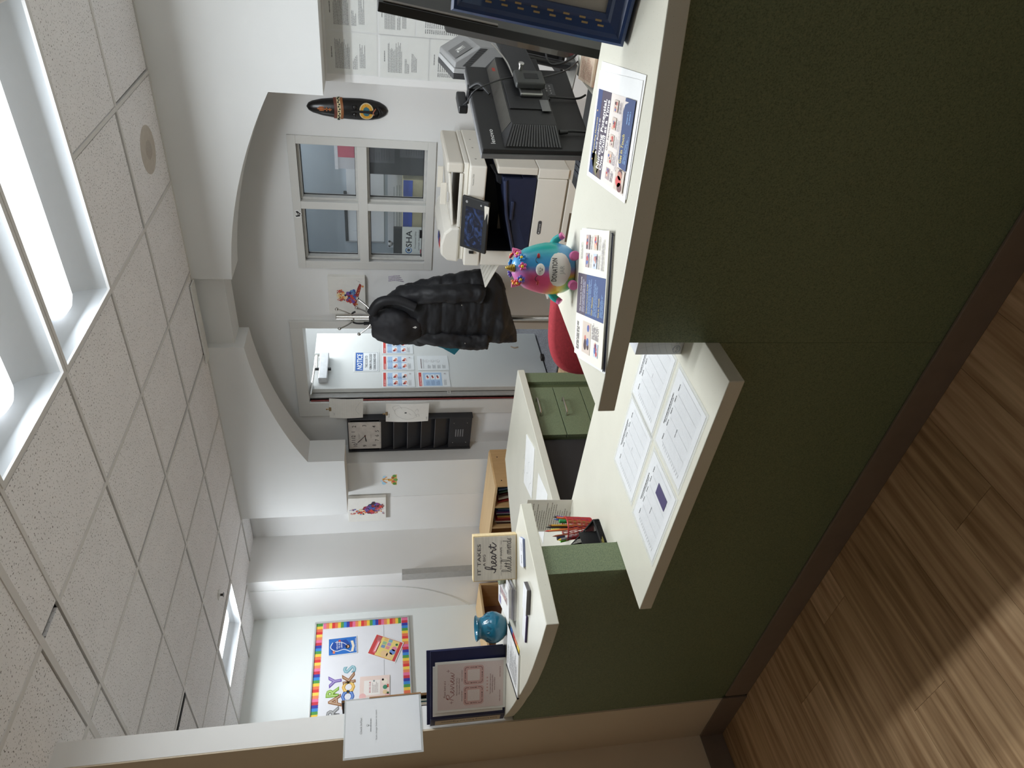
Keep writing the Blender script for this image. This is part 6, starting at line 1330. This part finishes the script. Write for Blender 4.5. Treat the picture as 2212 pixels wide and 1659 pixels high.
for i in range(len(RG)-1):
    (z0, a0, b0_), (z1, a1, b1) = RG[i], RG[i+1]; n_ = max(2, int((z0-z1)/.012))
    for k in range(n_): q = k/n_; zz.append((z0+(z1-z0)*q, a0+(a1-a0)*q, b0_+(b1-b0_)*q))
zz.append(RG[-1]); rings = []
for z, xr_, xl_ in zz:
    s = (1.62-z); pf_ = abs(math.sin(PI*(z-.52)/.098))**.6; dep = .05+.095*min(1, s/.35)
    g = .008*pf_; w_ = (xr_-xl_); dep = min(dep, .25*w_+.02); rings.append(coat_ring(z, xl_-g+.006, xr_+g-.006, dep+g*1.3-.006, ph=z*3))
def crease(o, sub=1, st=.020, size=.07):
    q = o.modifiers.new('fine', 'SUBSURF'); q.levels = q.render_levels = sub
    for k, (sz, a) in enumerate(((size, st), (size*.35, st*.45))):
        tx = bpy.data.textures.new('cloth_crease', 'CLOUDS'); tx.noise_scale = sz; tx.noise_depth = 2
        d = o.modifiers.new('crease', 'DISPLACE'); d.texture = tx; d.strength = a; d.mid_level = .5; d.texture_coords = 'LOCAL'
    return o
crease(MB().loft(rings).build('body', puff, ct, smooth=True))
def sleeve(pts, r0, r1, nm):
    def rr(q): return (r0+(r1-r0)*q)*(1+.07*abs(math.sin(PI*q*6.5))**.6)
    P = [(x+2.78, y-CY_, z-.5) for x, y, z in pts]; s_ = MB().tube(P, rr, 20).build(nm, puff, ct, smooth=True); crease(s_, 1, .022, .06); return s_
sleeve([(-2.89, 4.22, 1.36), (-2.93, 4.17, 1.22), (-2.962, 4.15, 1.02), (-2.975, 4.15, .87), (-2.972, 4.15, .75)], .068, .064, 'sleeve')
sleeve([(-2.63, 4.22, 1.42), (-2.575, 4.14, 1.25), (-2.55, 4.12, 1.08), (-2.545, 4.12, .90), (-2.56, 4.12, .82)], .068, .060, 'sleeve')
hd = []
for i in range(15):
    q = i/14; z = 1.608-.345*q; hw = .035+.108*math.sin(PI*min(1, .12+.80*q))**.9; cx = -2.835-.012*q-.03*max(0, q-.6); dp = .035+.075*math.sin(PI*min(.97, q*.95+.05))
    hd.append([(cx+2.78+hw*math.cos(2*PI*k/26)*(1+.03*math.sin(4*2*PI*k/26+q*5)), -.115+dp*math.sin(2*PI*k/26), z-.5+.03*math.sin(2*PI*k/26)*q) for k in range(26)])
MB().loft(hd).build('hood', M('black_cotton_hood', (29, 29, 34), .65, var=.14, scale=12, bump=.3, bscale=16), ct, smooth=True)
crease(bpy.data.objects['hood'], 1, .026, .08)
MB().tube([(-2.70+2.78, -.16, 1.60-.5), (-2.61+2.78, -.155, 1.54-.5), (-2.60+2.78, -.15, 1.42-.5), (-2.64+2.78, -.17, 1.30-.5)], .035, 12).build('collar', puff, ct, smooth=True)
MB().add([(-2.775+2.78, -.235, 1.30-.5), (-2.765+2.78, -.237, 1.32-.5), (-2.755+2.78, -.235, 1.30-.5), (-2.765+2.78, -.234, 1.288-.5)], [(0, 1, 2, 3)]).build('hood_tag', M('tag_white', (220, 220, 216), .5), ct)
m = MB(); 
for x, y, z in ((-2.60, -.20, .98), (-2.95, -.17, .93)): m.ball((x+2.78, y, z-.5), .005, n=8, m=5)
m.build('snaps', steel, ct, smooth=True); MB().tube([(-3.06+2.78, -.06, .56-.5), (-3.07+2.78, -.065, .53-.5), (-3.065+2.78, -.06, .50-.5)], .006, 6).build('zip_pull', M('zip_silver', (190, 190, 186), .3, .8), ct, smooth=True)
t = thing('teal_garment', 'teal fabric corner showing behind the black coat sleeve', 'garment', (-3.12, 4.44, .86))
def tg(z, xl, xr, d=.03): return [(xl+3.12, 0, z-.86), ((xl+xr)/2+3.12, -d, z-.86), (xr+3.12, 0, z-.86), ((xl+xr)/2+3.12, d, z-.86)]
MB().loft([tg(1.40, -3.15, -3.0, .02), tg(1.32, -3.19, -3.0), tg(1.22, -3.235, -3.0, .04), tg(1.16, -3.215, -3.0), tg(1.05, -3.26, -3.0, .035), tg(.955, -3.325, -3.02, .03), tg(.87, -3.20, -3.05, .02)]).build('cloth', M('teal_cloth', (26, 120, 142), .8, var=.1, scale=20), t, smooth=True)
t = thing('umbrella', 'black umbrella handle hooked over the coat stand', 'umbrella', (-2.99, 4.47, 1.545)); t.scale = (.6, .6, .6)
MB().tube([(.07, .03, .30), (.055, .02, .335), (.02, .02, .345), (-.03, .0, .345), (-.065, -.01, .33), (-.075, -.02, .28), (-.075, -.02, .20)], .012, 10).build('handle', M('umbrella_black', (24, 24, 26), .35), t, smooth=True)
MB().cyl((-.075, -.02, .2), (-.05, -.005, -.35), .022, .012, 10).build('folded_canopy', M('umbrella_cloth', (26, 26, 30), .7), t, smooth=True)
# keys hanging on the right shoulder
t = thing('lanyard', 'small patterned lanyard clump hanging beside the coat collar', 'lanyard', (-2.62, 4.36, 1.40))
m = MB()
for i in range(4): m.tube([(.02+.012*i, 0, .08), (.03+.012*i, -.005, .03), (.015+.016*i, .004, -.03+.01*i)], .003, 6)
m.build('strap', M('lanyard_print', (150, 140, 160), .6, var=.6, scale=120), t, smooth=True)
# red chair
t = thing('office_chair', 'red fabric swivel chair behind the worktop', 'chair', (-1.49, 2.15, 0), .35)
red = M('red_weave', (150, 42, 50), .85, var=.12, scale=90, bump=.2, bscale=400)
def super_ring(w, h, e, n=36): return [(w*math.copysign(abs(math.cos(a))**e, math.cos(a)), h*math.copysign(abs(math.sin(a))**e, math.sin(a))) for a in [2*PI*k/n for k in range(n)]]
def pad(y, k): return [(x*k, y+.35*(x*k)**2*(-1), .655+z*k) for x, z in super_ring(.235, .20, .62)]
MB().loft([pad(.205, .90), pad(.19, .985), pad(.165, 1), pad(.145, .97), pad(.135, .9)]).build('backrest', red, t, smooth=60)
def sp(z, k): return [(x*k, -.06+y*k, z) for x, y in super_ring(.24, .23, .6)]
MB().loft([sp(.41, .92), sp(.425, 1), sp(.455, 1), sp(.47, .93)]).build('seat', red, t, smooth=60)
MB().tube([(0, .19, .60), (0, .24, .50), (0, .2, .40), (0, .05, .39)], .018, 8).build('back_bracket', black_plastic, t, smooth=True)
MB().cyl((0, -.04, .09), (0, -.04, .41), .026).build('column', black_plastic, t, smooth=35)
for k in range(5):
    a = 2*PI*k/5+.3; l_ = MB().tube([(0, -.04, .10), (.15*math.cos(a), -.04+.15*math.sin(a), .09), (.27*math.cos(a), -.04+.27*math.sin(a), .07)], .016, 8).build('leg', black_plastic, t, smooth=True); x, y = .27*math.cos(a), -.04+.27*math.sin(a); MB().cyl((x-.012, y, .027), (x+.012, y, .027), .0265, n=14).cyl((x, y, .04), (x, y, .075), .008).build('caster', black_plastic, l_, smooth=35)
